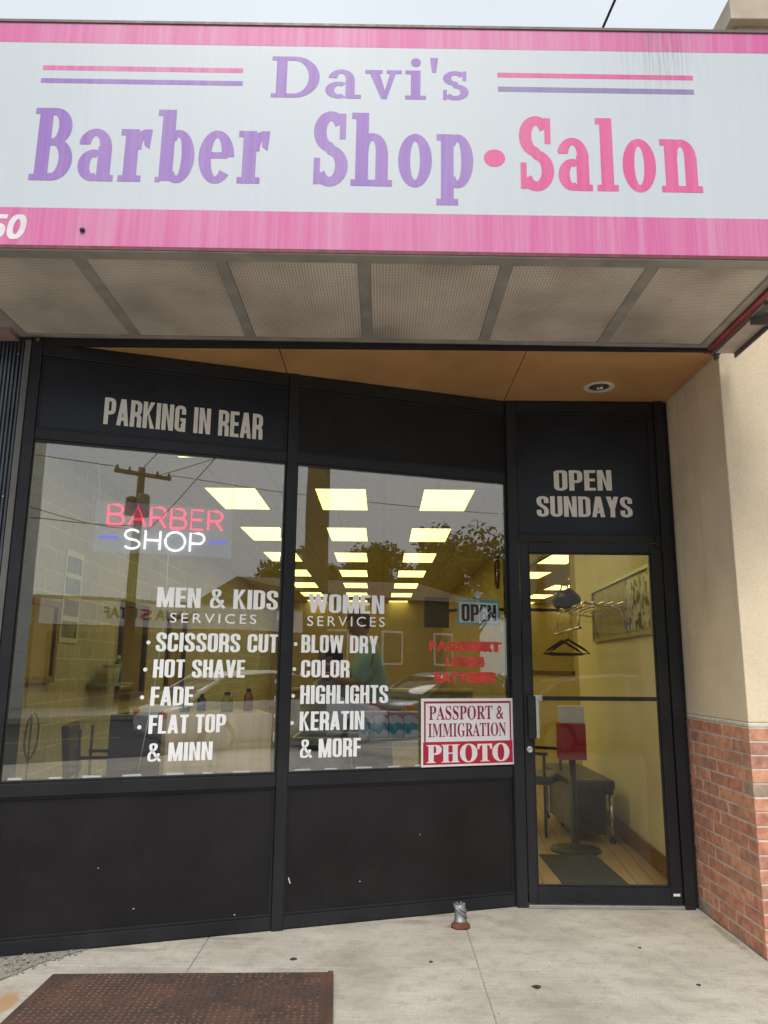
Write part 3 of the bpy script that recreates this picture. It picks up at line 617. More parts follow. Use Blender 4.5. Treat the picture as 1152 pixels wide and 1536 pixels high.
# windows: pane with its lettering
def window(a, b, name='window'):
    mb = MB(); mb.bm.faces.new([mb.bm.verts.new(WIN.at(s, z, 0)) for s, z in ((a, .77), (b, .77), (b, 2.515), (a, 2.515))])
    o = mb.build('window', win_glass, SF, recalc=False); return o
w1 = window(-2.786, -1.431); w2 = window(-1.373, -0.0135)
L_OFF = .0016
gothic_line(WIN, 'MEN & KIDS', -2.107, -1.453, 1.650, 1.757, L_OFF, vinyl_white, w1, .006)
lettering(WIN, font_layers('SERVICES', 'sans', .462, .052, 0, 0, 1.35), -2.033, 1.569, L_OFF, vinyl_white, w1, tilt=.008)
for t, s0, s1, z0, z1 in (('SCISSORS CUT', -2.097, -1.446, 1.416, 1.516), ('HOT SHAVE', -2.102, -1.622, 1.281, 1.375), ('FADE', -2.106, -1.888, 1.137, 1.234), ('FLAT TOP', -2.106, -1.711, .996, 1.090), ('& MINN', -2.104, -1.774, .857, .950)):
    gothic_line(WIN, t, s0, s1, z0, z1, L_OFF, vinyl_white, w1, .004)
gothic_line(WIN, 'WOMEN', -1.277, -.823, 1.645, 1.752, L_OFF, vinyl_white, w2, .012)
lettering(WIN, font_layers('SERVICES', 'sans', .463, .056, 0, 0, 1.35), -1.282, 1.570, L_OFF, vinyl_white, w2, tilt=.012)
for t, s0, s1, z0, z1 in (('BLOW DRY', -1.312, -.860, 1.421, 1.520), ('COLOR', -1.310, -1.029, 1.285, 1.381), ('HIGHLIGHTS', -1.310, -.795, 1.141, 1.242), ('KERATIN', -1.309, -.937, .998, 1.100), ('& MORF', -1.304, -.955, .853, .953)):
    gothic_line(WIN, t, s0, s1, z0, z1, L_OFF, vinyl_white, w2, .004)
def dots(parent, pts, r=.0105):
    for s, z in pts:
        mb = MB(); mb.bm.faces.new([mb.bm.verts.new(WIN.at(s+r*math.cos(a), z+r*math.sin(a), L_OFF)) for a in [i*math.tau/14 for i in range(14)]])
        mb.build('bullet_mark', vinyl_white, parent)
dots(w1, [(-2.135, 1.462), (-2.142, 1.322), (-2.148, 1.180), (-2.152, 1.030)])
dots(w2, [(-1.345, 1.468), (-1.348, 1.330), (-1.350, 1.185), (-1.352, 1.040)])
# peeling red lettering: two sets, one over the other
for t, u, s0, s1, z0, z1 in (('PASSPORT', 'ORATCT', -.541, -.064, 1.439, 1.500), ('10K14', 'KISM', -.434, -.177, 1.348, 1.408), ('BATTERIES', 'TERTFE', -.507, -.105, 1.257, 1.318)):
    lettering(WIN, font_layers(t, 'sans', s1-s0, z1-z0, .010, .006, 1.1, 0, 3, 2), s0, z0, L_OFF, vinyl_red, w2)
    lettering(WIN, font_layers(u, 'sans', (s1-s0)*.55, z1-z0, .008, .004, 1.1, 0, 3, 2), s0+(s1-s0)*.40, z0+.003, L_OFF+.0022, vinyl_red, w2)
def tape(parent, a, b, first):
    s = a+first
    while s < b-.05:
        ln = rng.uniform(.05, .10); q = ((s, .7885), (min(s+ln, b-.01), .7885), (min(s+ln, b-.01)-.004, .7885+rng.uniform(.007, .011)), (s+.003, .7885+rng.uniform(.007, .012)))
        mb = MB(); mb.bm.faces.new([mb.bm.verts.new(WIN.at(x, z, -.004)) for x, z in q]); mb.build('alarm_tape', vinyl_white, parent); s += ln+rng.uniform(.07, .12)
    z = .83
    while z < 2.4:
        if rng.random() < .45:
            hh = rng.uniform(.02, .06); mb = MB(); mb.bm.faces.new([mb.bm.verts.new(WIN.at(x, y, -.004)) for x, y in ((b-.018, z), (b-.011, z), (b-.011, z+hh), (b-.0165, z+hh))]); mb.build('alarm_tape', vinyl_white, parent)
        z += rng.uniform(.05, .12)
tape(w1, -2.78, -1.435, .03); tape(w2, -1.37, -.04, .04)
# door frame, transom and door
bar('door_jamb', DOOR, 1.742, 1.802, 0.0, 3.05, -.06, .030)
bar('door_jamb', DOOR, 1.8025, 1.838, 0.0, 3.055, -.10, -.004)
bar('door_jamb', DOOR, 1.716, 1.741, 2.165, 2.985, -.05, .006)
bar('head_rail', DOOR, .847, 1.741, 2.985, 3.05, -.05, .016)
bar('transom_bar', DOOR, .847, 1.741, 2.125, 2.172, -.05, .018)
tp = DOOR.box(MB(), .847, 1.715, 2.1725, 2.9845, -.035, .002).build('transom_panel', navy_panel, SF)
mb = MB()
for q in ((.848, 1.715, 2.173, 2.187), (.848, 1.715, 2.970, 2.984), (.848, .862, 2.1875, 2.9695), (1.701, 1.715, 2.1875, 2.9695)): DOOR.box(mb, *q, -.03, .009, 0, .002)
mb.build('glazing_bead', black_metal, SF)
gothic_line(DOOR, 'OPEN', 1.083, 1.452, 2.456, 2.590, .0045, vinyl_cream, tp, .012)
gothic_line(DOOR, 'SUNDAYS', .968, 1.575, 2.287, 2.420, .0045, vinyl_cream, tp, 0.0)
mb = MB()
D0, D1 = .853, 1.738
for q in ((D0, .905, .022, 2.118), (1.672, D1, .022, 2.118), (.9055, 1.6715, 2.058, 2.118), (.9055, 1.6715, .022, .112)): DOOR.box(mb, *q, -.03, .012, 0, .004)
door = mb.build('door', black_metal, SF)
mb = MB(); mb.bm.faces.new([mb.bm.verts.new(DOOR.at(s, z, -.006)) for s, z in ((.904, .11), (1.673, .11), (1.673, 2.06), (.904, 2.06))]); mb.build('glass_pane', door_glass, door, recalc=False)
mb = MB()
for q in ((.906, 1.671, .1125, .122), (.906, 1.671, 2.048, 2.0575), (.906, .914, .1225, 2.0475), (1.663, 1.671, .1225, 2.0475)): DOOR.box(mb, *q, -.02, .004, 0, .002)
mb.build('glazing_bead', black_metal, door)
mb = MB(); DOOR.box(mb, .980, 1.672, 1.155, 1.180, -.06, -.036, 0, .004); DOOR.box(mb, .915, .975, 1.150, 1.185, -.06, -.036, 1, .004); mb.build('push_bar', [black_metal, aluminium], door)
mb = MB(); DOOR.box(mb, .872, .915, .935, 1.185, .013, .045, 0, .004); DOOR.box(mb, .917, .936, .940, 1.180, .013, .050, 1, .003); mb.build('handle', [black_metal, aluminium], door)
mb = MB(); mb.lathe([(.020, 0), (.019, .006), (.014, .009), (.010, .009), (.009, .006)], (0, 0, 0), 20, 0, Matrix.Translation(DOOR.at(.880, .872, .0125)) @ Matrix.Rotation(R(90), 4, 'X'))
DOOR.box(mb, .879, .881, .867, .877, .0185, .0195, 0); mb.build('lock', aluminium, door)
DOOR.box(MB(), 1.683, 1.722, .068, .082, .0125, .014).build('name_plate', vinyl_cream, door)
mb = MB(); DOOR.box(mb, 1.700, 1.722, 2.095, 2.160, .019, .034, 0, .004); mb.build('hinge', black_metal, door)
DOOR.box(MB(), .849, 1.741, .001, .020, -.06, .030, 0, .003).build('threshold', aluminium, SF)
# recess ceiling of three painted boards, flashing, upper wall
mb = MB()
mb.prism([(-1.9, 3.955), (-.587, 3.955), (-.587, 4.36), (-1.9, 3.92)], 3.056, 3.085); mb.build('ceiling_board', orange_board, SF)
MB().prism([(-.581, 3.955), (.775, 3.955), (.775, 4.80), (-.581, 4.362)], 3.056, 3.085).build('ceiling_board', orange_board, SF)
MB().prism([(.780, 3.955), (1.828, 3.955), (1.828, 4.80), (.780, 4.80)], 3.056, 3.085).build('ceiling_board', orange_board, SF)
MB().box(-1.93, 1.80, 3.925, 3.952, 3.046, 3.092, 0, .003).build('flashing', black_metal, SF)
MB().box(-2.9, 1.85, 3.97, 4.95, 3.09, 3.9, 0).build('upper_wall', stucco, SF)
# recessed downlight
h = thing('downlight', (1.322, 4.505, 3.05), 'round recessed light in the tan ceiling above the glass door', 'light')
mb = MB(); mb.lathe([(.062, .0), (.092, -.004), (.095, .0), (.095, .004), (.062, .004)], (1.322, 4.505, 3.051), 32, cap=False); mb.build('trim_ring', MAT('dusty white ring', (0.62, 0.58, 0.50), .5), h)
mb = MB(); mb.lathe([(.060, 0.0005), (.056, .001), (.05, .001)], (1.322, 4.505, 3.0535), 28); mb.build('baffle', MAT('dull grey baffle', (0.09, 0.09, 0.085), .4, .3), h)
mb = MB(); mb.tube([(1.335, 4.50, 3.052), (1.335, 4.50, 3.040)], .010, 10); mb.tube([(1.318, 4.512, 3.052), (1.318, 4.512, 3.042)], .009, 10); mb.build('lamp', white_plastic, h)

# ================================================================ SIGN
SG = thing('shop_sign', (-0.1, 3.5, 3.088), 'wide pink and white box sign reading Davi\'s Barber Shop Salon above the entrance', 'sign')
SG.rotation_euler = (0, R(0.45), 0)
x0, x1, yf, yb, zb, zt = -2.05, 1.750, 3.018, 3.925, 3.088, 4.228
MB().box(x0, x1, yf, yb, zb+.02, zt-.012, 0, .002).build('sign_face', sign_white, SG)
MB().box(x0-.004, x1+.004, yf-.006, yb, zt-.0115, zt+.004, 0, .002).build('coping', coping_metal, SG)
for z0, z1 in ((zb+.012, 3.278), (4.112, zt-.012)): MB().box(x0, x1+.001, yf-.0006, yf-.0002, z0, z1).build('colour_band', pink, SG)
MB().box(x0, x1, yf-.002, yf+.03, zb-.004, zb+.0115).build('lower_lip', maroon, SG)
def stripe(sa, sb, za, zb_, m): MB().box(sa, sb, yf-.0006, yf-.0002, za, zb_).build('stripe', m, SG)
stripe(-1.568, -.662, 3.968, 3.992, pink); stripe(-1.570, -.660, 3.901, 3.925, purple)
stripe(.488, 1.372, 3.966, 3.990, rose); stripe(.490, 1.372, 3.892, 3.918, slate_purple)
SO = .0009
lettering(SIGN, glyph_layers("Davi's", slab_light, .886, .212, .085), -.531, 3.845, SO, purple, SG)
def slab_word(t, s0, s1, z0, z1, m, gap=.075): lettering(SIGN, glyph_layers(t, slab, s1-s0, z1-z0, gap), s0, z0, SO, m, SG)
slab_word('Barber', -1.574, -.524, 3.411, 3.772, purple); slab_word('Shop', -.330, .373, 3.408, 3.772, purple); slab_word('Salon', .580, 1.386, 3.401, 3.764, rose)
mb = MB(); mb.bm.faces.new([mb.bm.verts.new(SIGN.at(.470+.047*math.cos(a), 3.555+.043*math.sin(a), SO)) for a in [i*math.tau/32 for i in range(32)]]); mb.build('dot', rose, SG)
lettering(SIGN, font_layers('50', 'bold', .158, .118, .010, .006, 1.0, .14, 3, 2), -1.724, 3.126, .0012, MAT('pale number vinyl', (0.72, 0.68, 0.70), .5), SG, 'house_number')
MB().lathe([(.011, 0), (.011, .006), (.006, .011), (.001, .012)], (0, 0, 0), 16, 0, Matrix.Translation(SIGN.at(-1.312, 3.172, .003)) @ Matrix.Rotation(R(90), 4, 'X')).build('bolt', MAT('dark bolt', (.06, .05, .06), .3, .8), SG)
# soffit: frame, dividers, prismatic panels
mb = MB()
mb.box(x0, x1, yf+.002, yf+.072, zb-.010, zb+.018, 0, .003); mb.box(x0, x1, yb-.032, yb, zb-.012, zb+.018, 0, .003)
mb.box(x0, -1.945, yf+.0725, yb-.0325, zb-.010, zb+.018, 0, .003); mb.box(x1-.045, x1, yf+.0725, yb-.0325, zb-.010, zb+.018, 0, .003)
mb.build('soffit_frame', soffit_frame, SG)
dv = [-1.945, -1.352, -.730, -.098, .532, 1.170, x1-.045]
for d in dv[1:-1]: MB().box(d-.028, d+.028, yf+.0725, yb-.0325, zb-.008, zb+.012, 0, .003).build('divider', soffit_frame, SG)
for i in range(6):
    a = dv[i]+(.0285 if i else .0005); b = dv[i+1]-(.0285 if i < 5 else .0005)
    MB().box(a, b, yf+.073, yb-.033, zb-.002, zb+.006).build('diffuser_panel', diffuser_m, SG)
MB().box(x1+.001, x1+.032, yf+.01, yb+.05, zb-.024, zt-.05).build('side_panel', MAT('faded red side', (.30, .05, .06), .6, 0, .3, 8), SG)
for sx in (1, -1):
    mb = MB(); X = x1+.034 if sx > 0 else x0-.094
    if sx > 0: mb.box(X, X+.10, yb-.42, yb-.02, zb-.050, zb-.042, 2, .002); mb.box(X, X+.11, yb-.432, yb-.4205, zb-.075, zb+.06, 1, .002); mb.box(X+.1005, X+.11, yb-.42, yb-.02, zb-.075, zb+.02, 1, .002); mb.box(X, X+.22, yf+.05, yb-.433, zb-.012, zb+.10, 2, .003)
    mb.box(X, X+.006, yf+.35, yb+.05, zb-.035, zb+.10, 0, .002); mb.box(X+.0065, X+.05, yf+.35, yb+.05, zb-.035, zb-.027, 1, .002)
    mb.box(X+.0065, X+.05, yf+.345, yf+.353, zb-.0265, zb+.10, 1, .002); mb.box(X+.007, X+.024, yb-.015, yb+.02, zb-.075, zb-.036, 1, .003)
    mb.lathe([(.012, 0), (.012, .01), (.004, .012)], (0, 0, 0), 12, 1, Matrix.Translation((X+.007, yf+.45, zb+.03)) @ Matrix.Rotation(R(90), 4, 'Y'))
    mb.build('bracket', [soffit_frame, grey_trim, MAT('dusty pinkish plate', (.46, .36, .33), .6, 0, .2, 6)], SG)

# ================================================================ PILLAR at the right
PL = thing('corner_pillar', (2.4, 4.2, 0), 'cream stucco pillar on a red brick base right of the glass door', 'pillar')
mb = MB(); XS, YS = 1.832, 3.982
# side wall and front wall of stucco, butted
mb.box(XS+.004, 3.6, YS+.004, 4.9, 1.088, 3.9, 0, .006); mb.build('stucco_wall', stucco, PL)
mb = MB(); mb.box(XS+.002, 3.6, YS+.003, 4.86, 1.066, 1.087, 0, .006); mb.build('mortar_cap', mortar_m, PL)
mb = MB(); mb.box(XS+.0035, 3.6, YS+.0035, 4.86, 0, 1.065, 4)
ch = 1.064/16
def brick(xa, xb, ya, yb_, z): 
    j = lambda: rng.uniform(-.0012, .0012)
    mi = rng.choices((0, 1, 2, 3), (36, 38, 21, 5))[0]
    mb.box(xa+(.0045 if xa > XS+.001 else .0), xb-.0045, ya+(.0045 if ya > YS+.001 else 0), yb_-.0045, z+.0045+j(), z+ch-.0045+j(), mi, .0022, Matrix.Translation((j(), j(), 0)))
for c in range(16):
    z = c*ch; even = c % 2 == 0
    lx, ly = (.102, .206) if even else (.206, .102)
    brick(XS, XS+lx, YS, YS+ly, z)
    y = YS+ly
    while y < 4.84:
        e = min(y+.206, 4.86)
        if e-y > .03: brick(XS, XS+.09, y, e, z)
        y = e
    x = XS+lx
    while x < 3.55: brick(x, min(x+.206, 3.6), YS, YS+.09, z); x += .206
mb.build('brick_base', brick_ms+[mortar_m], PL)
# ---- ribbed cladding of the neighbour at the left
NB = thing('ribbed_wall', (-2.4, 3.95, 0), 'dark blue grey ribbed metal wall strip left of the shop window', 'wall')
mb = MB(); mb.box(-3.4, -1.93, 3.93, 4.25, 0, 3.2, 0)
x = -3.4
while x < -1.95: mb.box(x, x+.011, 3.918, 3.9295, 0.0, 3.06, 0, .003); x += .021
mb.build('cladding', ribbed, NB)
mb = MB()
for z in (2.99, 2.2, 1.4, .5): mb.lathe([(.005, 0), (.004, .003), (.001, .004)], (0, 0, 0), 8, 0, Matrix.Translation((-1.985, 3.917, z)) @ Matrix.Rotation(R(90), 4, 'X'))
mb.build('screw', aluminium, NB)
MB().box(-3.4, -1.99, 3.80, 3.926, 3.066, 3.16, 0, .004).build('flashing', MAT('pinkish grey flashing', (.30, .20, .18), .6), NB)
# ---- stone building top behind the sign
UB = thing('stone_building', (3.5, 6.0, 3.9), 'pale limestone building top with a projecting cornice behind the sign', 'building')
MB().box(2.20, 6, 4.12, 9, 3.905, 5.239, 0, .004).build('wall', stone, UB)
mb = MB(); mb.box(2.09, 6, 4.0, 9, 5.24, 5.392, 0, .006); mb.box(2.15, 6, 4.06, 9, 5.205, 5.2395, 0, .004); mb.build('cornice', stone, UB)

# ================================================================ SIGNS IN THE WINDOW
h = thing('passport_sign', WIN.at(-.295, .787, .004), 'red and white card sign reading PASSPORT & IMMIGRATION PHOTO low in the window', 'sign')
sgn_white = MAT('white sign card', (.80, .76, .78), .5, 0, .04, 6); crimson = MAT('crimson print', (.46, .012, .04), .5, 0, .12, 9); dark_red = MAT('dark red print', (.26, .012, .03), .5, 0, .1, 9)
P0, P1, Z0, Z1 = -.600, -.004, .786, 1.168
WIN.box(MB(), P0, P1, Z0, Z1, .0205, .0225, 0, .0005).build('card', sgn_white, h)
mb = MB()
for q in ((P0+.018, P1-.018, Z1-.028, Z1-.016), (P0+.018, P0+.028, .925, Z1-.0285), (P1-.028, P1-.018, .925, Z1-.0285)): WIN.box(mb, *q, .0230, .0234)
mb.build('border_print', dark_red, h)
WIN.box(MB(), P0+.012, P1-.012, Z0+.012, .924, .0230, .0234).build('red_field', crimson, h)
lettering(WIN, font_layers('PASSPORT &', 'serif', .480, .080, spacing=1.0), P0+.048, 1.046, .0238, dark_red, h)
lettering(WIN, font_layers('IMMIGRATION', 'serif', .500, .078), P0+.043, .950, .0238, dark_red, h)
lettering(WIN, font_layers('PHOTO', 'serif', .530, .104, .008, 0, 1.0, 0, 3, 1), P0+.032, .806, .0238, sgn_white, h)
h = thing('open_sign', WIN.at(-.21, 1.604, -.02), 'small teal and white OPEN sign hanging behind the glass near the door', 'sign')
WIN.box(MB(), -.350, -.070, 1.602, 1.757, -.012, -.008, 0, .001).build('card', MAT('teal card', (.16, .46, .54), .5), h)
WIN.box(MB(), -.340, -.080, 1.616, 1.738, -.0075, -.0065).build('white_field', MAT('bright white card', (.92, .92, .92), .5), h)
gothic_line(WIN, 'OPEN', -.325, -.092, 1.622, 1.727, -.006, MAT('black print', (.012, .012, .014), .5), h, .0, .05)
mb = MB(); mb.lathe([(.022, 0), (.018, .006), (.006, .010), (.006, .016)], (0, 0, 0), 14, 0, Matrix.Translation(WIN.at(-.215, 1.785, -.003)) @ Matrix.Rotation(R(-72), 4, 'Z') @ Matrix.Rotation(R(-90), 4, 'Y') )
mb.tube([WIN.at(-.215, 1.785, -.012), WIN.at(-.30, 1.757, -.010)], .0015, 5); mb.tube([WIN.at(-.215, 1.785, -.012), WIN.at(-.12, 1.757, -.010)], .0015, 5)
mb.build('suction_hook', white_plastic, h)
# neon sign
NE = thing('neon_sign', WIN.at(-2.08, 1.94, -.09), 'lit neon sign reading BARBER SHOP in red and white on a clear board', 'neon sign')
acr = bpy.data.materials.new('clear acrylic'); acr.use_nodes = True; nt = acr.node_tree; nt.nodes.clear()
o_ = nt.nodes.new('ShaderNodeOutputMaterial'); ms = nt.nodes.new('ShaderNodeMixShader'); t_ = nt.nodes.new('ShaderNodeBsdfTransparent'); d_ = nt.nodes.new('ShaderNodeBsdfPrincipled')
d_.inputs['Base Color'].default_value = (.75, .78, .86, 1); d_.inputs['Roughness'].default_value = .3; ms.inputs[0].default_value = .22; t_.inputs[0].default_value = (.93, .94, .96, 1)
nt.links.new(t_.outputs[0], ms.inputs[1]); nt.links.new(d_.outputs[0], ms.inputs[2]); nt.links.new(ms.outputs[0], o_.inputs[0])
NO = -.055
WIN.box(MB(), -2.452, -1.718, 1.940, 2.220, NO-.012, NO-.006).build('board', acr, NE)
def neon(strokes, s, z, sc_x, sc_z, r, m, name):
    mb = MB()
    for st in strokes: mb.tube([WIN.at(s+x*sc_x, z+y*sc_z, NO+.006) for x, y in st], r, 8)
    return mb.build(name, m, NE)
def NG(c):
    if c == 'B': return [[(0, 0), (0, 1)]+[(.35, 1)]+arc(.36, .76, .22, .24, 90, -90, 8)+[(0, .52)], [(.36, .52)]+arc(.40, .26, .24, .26, 90, -90, 8)+[(0, 0)]], .64
    if c == 'A': return [[(0, 0), (.34, 1), (.68, 0)], [(.12, .34), (.56, .34)]], .68
    if c == 'R': return [[(0, 0), (0, 1), (.35, 1)]+arc(.36, .74, .24, .26, 90, -90, 8)+[(0, .48)], [(.32, .48), (.62, 0)]], .62
    if c == 'E': return [[(.52, 1), (0, 1), (0, 0), (.52, 0)], [(0, .5), (.46, .5)]], .52
    if c == 'S': return [arc(.32, .74, .30, .26, 30, 270, 12)+arc(.32, .24, .32, .24, 90, -150, 12)], .64
    if c == 'H': return [[(0, 0), (0, 1)], [(.62, 0), (.62, 1)], [(0, .5), (.62, .5)]], .62
    if c == 'O': return [arc(.42, .5, .42, .5, 0, 360, 24)], .84
    if c == 'P': return [[(0, 0), (0, 1), (.35, 1)]+arc(.36, .72, .24, .28, 90, -90, 8)+[(0, .44)]], .60
def neon_word(t, s0, s1, z0, z1, r, m, name, gap=.22):
    x = 0; out = []
    for c in t:
        st, wd = NG(c); out += [[(px+x, pz) for px, pz in q] for q in st]; x += wd+gap
    k = (s1-s0)/(x-gap); neon(out, s0, z0, k, z1-z0, r, m, name)
neon_word('BARBER', -2.388, -1.776, 2.090, 2.200, .0075, neon_red, 'red_tube'); neon_word('SHOP', -2.296, -1.872, 1.964, 2.068, .0065, neon_white, 'white_tube')
neon([[(-2.423, 2.019), (-2.325, 2.020)]], 0, 0, 1, 1, .0065, neon_blue, 'blue_tube'); neon([[(-1.845, 2.024), (-1.752, 2.026)]], 0, 0, 1, 1, .0065, neon_blue, 'blue_tube')
mb = MB(); mb.tube([WIN.at(-2.44, 2.215, NO-.009), WIN.at(-2.46, 2.50, NO-.009)], .0022, 6); mb.build('hanging_chain', MAT('pale chain', (.6, .6, .6), .4, .5), NE); mb = MB(); mb.tube([WIN.at(-1.726, 2.19, NO-.009), WIN.at(-1.720, 2.50, NO-.009)], .0022, 6)
mb.build('hanging_chain', MAT('pale chain', (.6, .6, .6), .4, .5), NE)
mb = MB(); mb.tube([WIN.at(-2.06, 1.94, NO-.012), WIN.at(-2.055, 1.6, NO-.02), WIN.at(-2.09, 1.2, NO-.03), WIN.at(-2.14, .8, NO-.04)], .0025, 6); mb.build('power_cord', white_plastic, NE)

# ================================================================ ROOM BEHIND THE GLASS
g = MB(); g.prism([(-3.05, 3.95), (-1.95, 3.95), (.80, 4.845), (1.9, 4.845), (4, 8), (4, 24.3), (-3.5, 24.3)], -.1, -.008); g.box(-3.0, 1.83, 4.0, 4.1, -.11, -.05); structure('floor', g, wood_floor)
g = MB(); g.poly([(-3.05, 4.02, 0.0), (-1.84, 4.00, 0.0), (.80, 4.86, 0.0), (1.86, 4.86, 0.0), (4, 8, 0.0), (4, 24.3, 0.0), (-3.6, 24.3, 0.0)]); structure('floor', g, wood_floor)
g = MB(); g.prism([(-3.1, 3.98), (-1.8, 3.98), (-1.8, 4.1), (.80, 4.98), (1.95, 4.98), (4, 8), (4, 24.3), (-3.6, 24.3)], 3.345, 3.42); structure('ceiling', g, tile_ceiling)
def wall_piece(a, b, th, z0, z1, m, name='wall'):
    d = Vector((b[0]-a[0], b[1]-a[1])); n = Vector((-d.y, d.x)).normalized()*th
    return structure(name, MB().prism([a, b, (b[0]+n.x, b[1]+n.y), (a[0]+n.x, a[1]+n.y)], z0, z1), m)
wall_piece((-3.02, 4.0), (-3.42, 24.0), .12, 0, 3.345, block_wall)
wall_piece((1.86, 8.2), (1.86, 4.86), -.12, 0, 3.345, wall_tan) if False else wall_piece((1.858, 4.872), (2.075, 8.3), -.12, 0, 3.345, wall_tan)
wall_piece((2.076, 8.301), (1.80, 24.0), -.12, 0, 3.345, wall_yellow)
wall_piece((-3.42, 24.0), (1.80, 24.0), .12, 0, 3.345, wall_yellow)
wall_piece((-3.1, 4.03), (-1.96, 4.03), .10, 0, 3.345, wall_tan)
g = MB(); WIN.box(g, -2.87, .05, 3.06, 3.345, -.16, -.08); DOOR.box(g, .80, 1.87, 3.06, 3.345, -.16, -.08); structure('wall', g, wall_tan)
g = MB()
for a, b in (((1.853, 4.90), (2.068, 8.28)),):
    d = Vector((b[0]-a[0], b[1]-a[1])); n = Vector((-d.y, d.x)).normalized()*.015
    g.prism([a, b, (b[0]+n.x, b[1]+n.y), (a[0]+n.x, a[1]+n.y)], .001, .13)
structure('skirting', g, skirting_wood)
g = MB(); g.prism([(-3.2, 3.99), (1.9, 3.99), (1.9, 5.0), (4.2, 8), (4.2, 24.5), (-3.7, 24.5)], 3.90, 3.98); structure('roof', g, asphalt)
# ceiling lights
def troffer():
    h = thing('ceiling_light', (0, 0, 3.345), 'x', 'ceiling light', 'ceiling lights in the barber shop', False)
    MB().box(-.285, .285, -.60, .60, -.012, -.006).build('diffuser', lamp_panel, h)
    mb = MB()
    for q in ((-.305, .305, -.62, -.6005), (-.305, .305, .6005, .62), (-.305, -.2855, -.60, .60), (.2855, .305, -.60, .60)): mb.box(*q, -.016, -.002)
    mb.build('frame', white_plastic, h); return h
proto = None
ordw = ['added unseen, first', 'second', 'third', 'fourth', 'fifth', 'sixth', 'seventh', 'last']
for ci, (cx, cn) in enumerate(((-1.76, 'left row'), (-.50, 'middle row'), (.745, 'right row'))):
    for k in range(-1, 7):  # nearest panel of each row is unseen, added to brighten the room's front
        Y = 9.14+2.50*k; X = cx-.0185*(Y-9.14)
        lb = f'glowing yellow ceiling panel, {ordw[k+1]} from the window in the {cn} of eight'
        if proto is None: proto = troffer(); proto.location = (X, Y, 3.345); proto['label'] = lb
        else: copy_thing(proto, (X, Y, 3.345), None, lb)
        
# ---- left wall: mirror, poster, shelf and goods
LW = lambda Y: -3.02-.02*(Y-4.0)+.001
def on_left(name, y0, y1, z0, z1, th, m, parent, bev=.004): return MB().box(LW(y0)+.002, LW(y0)+th, y0, y1, z0, z1, 0, bev).build(name, m, parent)
h = thing('wall_mirror', (LW(6.8), 6.8, 1.2), 'tan framed mirror on the pale block wall behind the left window', 'mirror')
on_left('glass', 6.48, 7.22, 1.24, 1.86, .02, mirror_m, h, 0)
mb = MB()
for q in ((6.42, 7.28, 1.18, 1.2395), (6.42, 7.28, 1.8605, 1.92), (6.42, 6.4795, 1.24, 1.86), (7.2205, 7.28, 1.24, 1.86)): mb.box(LW(6.8)+.003, LW(6.8)+.045, q[0], q[1], q[2], q[3], 0, .004)
mb.build('frame', tan_wood, h)
for yy, lb in ((9.2, 'dark framed station mirror beside the shelf of bottles'), (11.4, 'dark framed station mirror deep along the left wall')):
    h = thing('station_mirror', (LW(yy), yy, .95), lb, 'mirror', 'station mirrors on the left wall')
    on_left('glass', yy+.06, yy+.94, 1.01, 2.04, .02, mirror_m, h, 0)
    mb = MB()
    for q in ((yy, yy+1, .95, 1.0095), (yy, yy+1, 2.0405, 2.10), (yy, yy+.0595, 1.01, 2.04), (yy+.9405, yy+1, 1.01, 2.04)): mb.box(LW(yy)+.003, LW(yy)+.05, q[0], q[1], q[2], q[3], 0, .004)
    mb.build('frame', dark_wood, h)
h = thing('wall_poster', (LW(7.5), 7.6, 1.55), 'tall white poster with grey pictures on the block wall', 'poster')
on_left('sheet', 7.42, 7.86, 1.55, 2.45, .008, white_plastic, h, 0)
mb = MB()
for k in range(4): mb.box(LW(7.42)+.009, LW(7.42)+.0105, 7.46, 7.82, 1.60+k*.21, 1.76+k*.21)
mb.build('picture', MAT('grey print', (.22, .23, .24), .6, 0, .5, 12), h)
h = tag(MB().box(LW(8.3)+.002, LW(8.3)+.26, 8.25, 9.05, 1.12, 1.15, 0, .004).build('wall_shelf', MAT('pale green shelf', (.30, .36, .33), .5), None, 'auto'), 'narrow green shelf of bottles on the block wall', 'shelf')
def bottle(name, x, y, z, r, hh, m, capm, label, cat='bottle', grp=None):
    t = thing(name, (x, y, z), label, cat, grp)
    MB().lathe([(r*.9, 0), (r, .006), (r, hh*.62), (r*.8, hh*.74), (r*.42, hh*.82), (r*.4, hh*.86)], (x, y, z), 16).build('body', m, t)
    MB().lathe([(r*.5, hh*.861), (r*.5, hh*.97), (r*.36, hh)], (x, y, z), 12).build('cap', capm, t); return t
bottle('spray_bottle', LW(8.3)+.12, 8.86, 1.15, .045, .30, MAT('blue plastic', (.03, .16, .40), .3), white_plastic, 'blue bottle on the green shelf')
t = thing('storage_tub', (LW(8.3)+.13, 8.63, 1.15), 'white plastic tub with a lid on the green shelf', 'tub')
MB().lathe([(.075, 0), (.09, .16), (.09, .17)], (LW(8.3)+.13, 8.63, 1.15), 20).build('body', white_plastic, t); MB().lathe([(.096, .171), (.096, .195), (.09, .2)], (LW(8.3)+.13, 8.63, 1.15), 20).build('lid', MAT('pale tan lid', (.5, .42, .33), .5), t)
t = thing('product_box', (LW(8.3)+.13, 8.42, 1.15), 'yellow and teal carton at the near end of the green shelf', 'box')
MB().box(LW(8.3)+.06, LW(8.3)+.2, 8.34, 8.50, 1.151, 1.25, 0, .003).build('carton', MAT('yellow carton', (.42, .34, .12), .6), t); MB().box(LW(8.3)+.2002, LW(8.3)+.2012, 8.345, 8.495, 1.16, 1.20).build('label_print', MAT('teal print', (.10, .32, .30), .6), t)
t = thing('hair_trimmer', (LW(7.0)+.05, 6.05, .95), 'black trimmer hanging with its cord on the block wall below the mirror', 'trimmer')
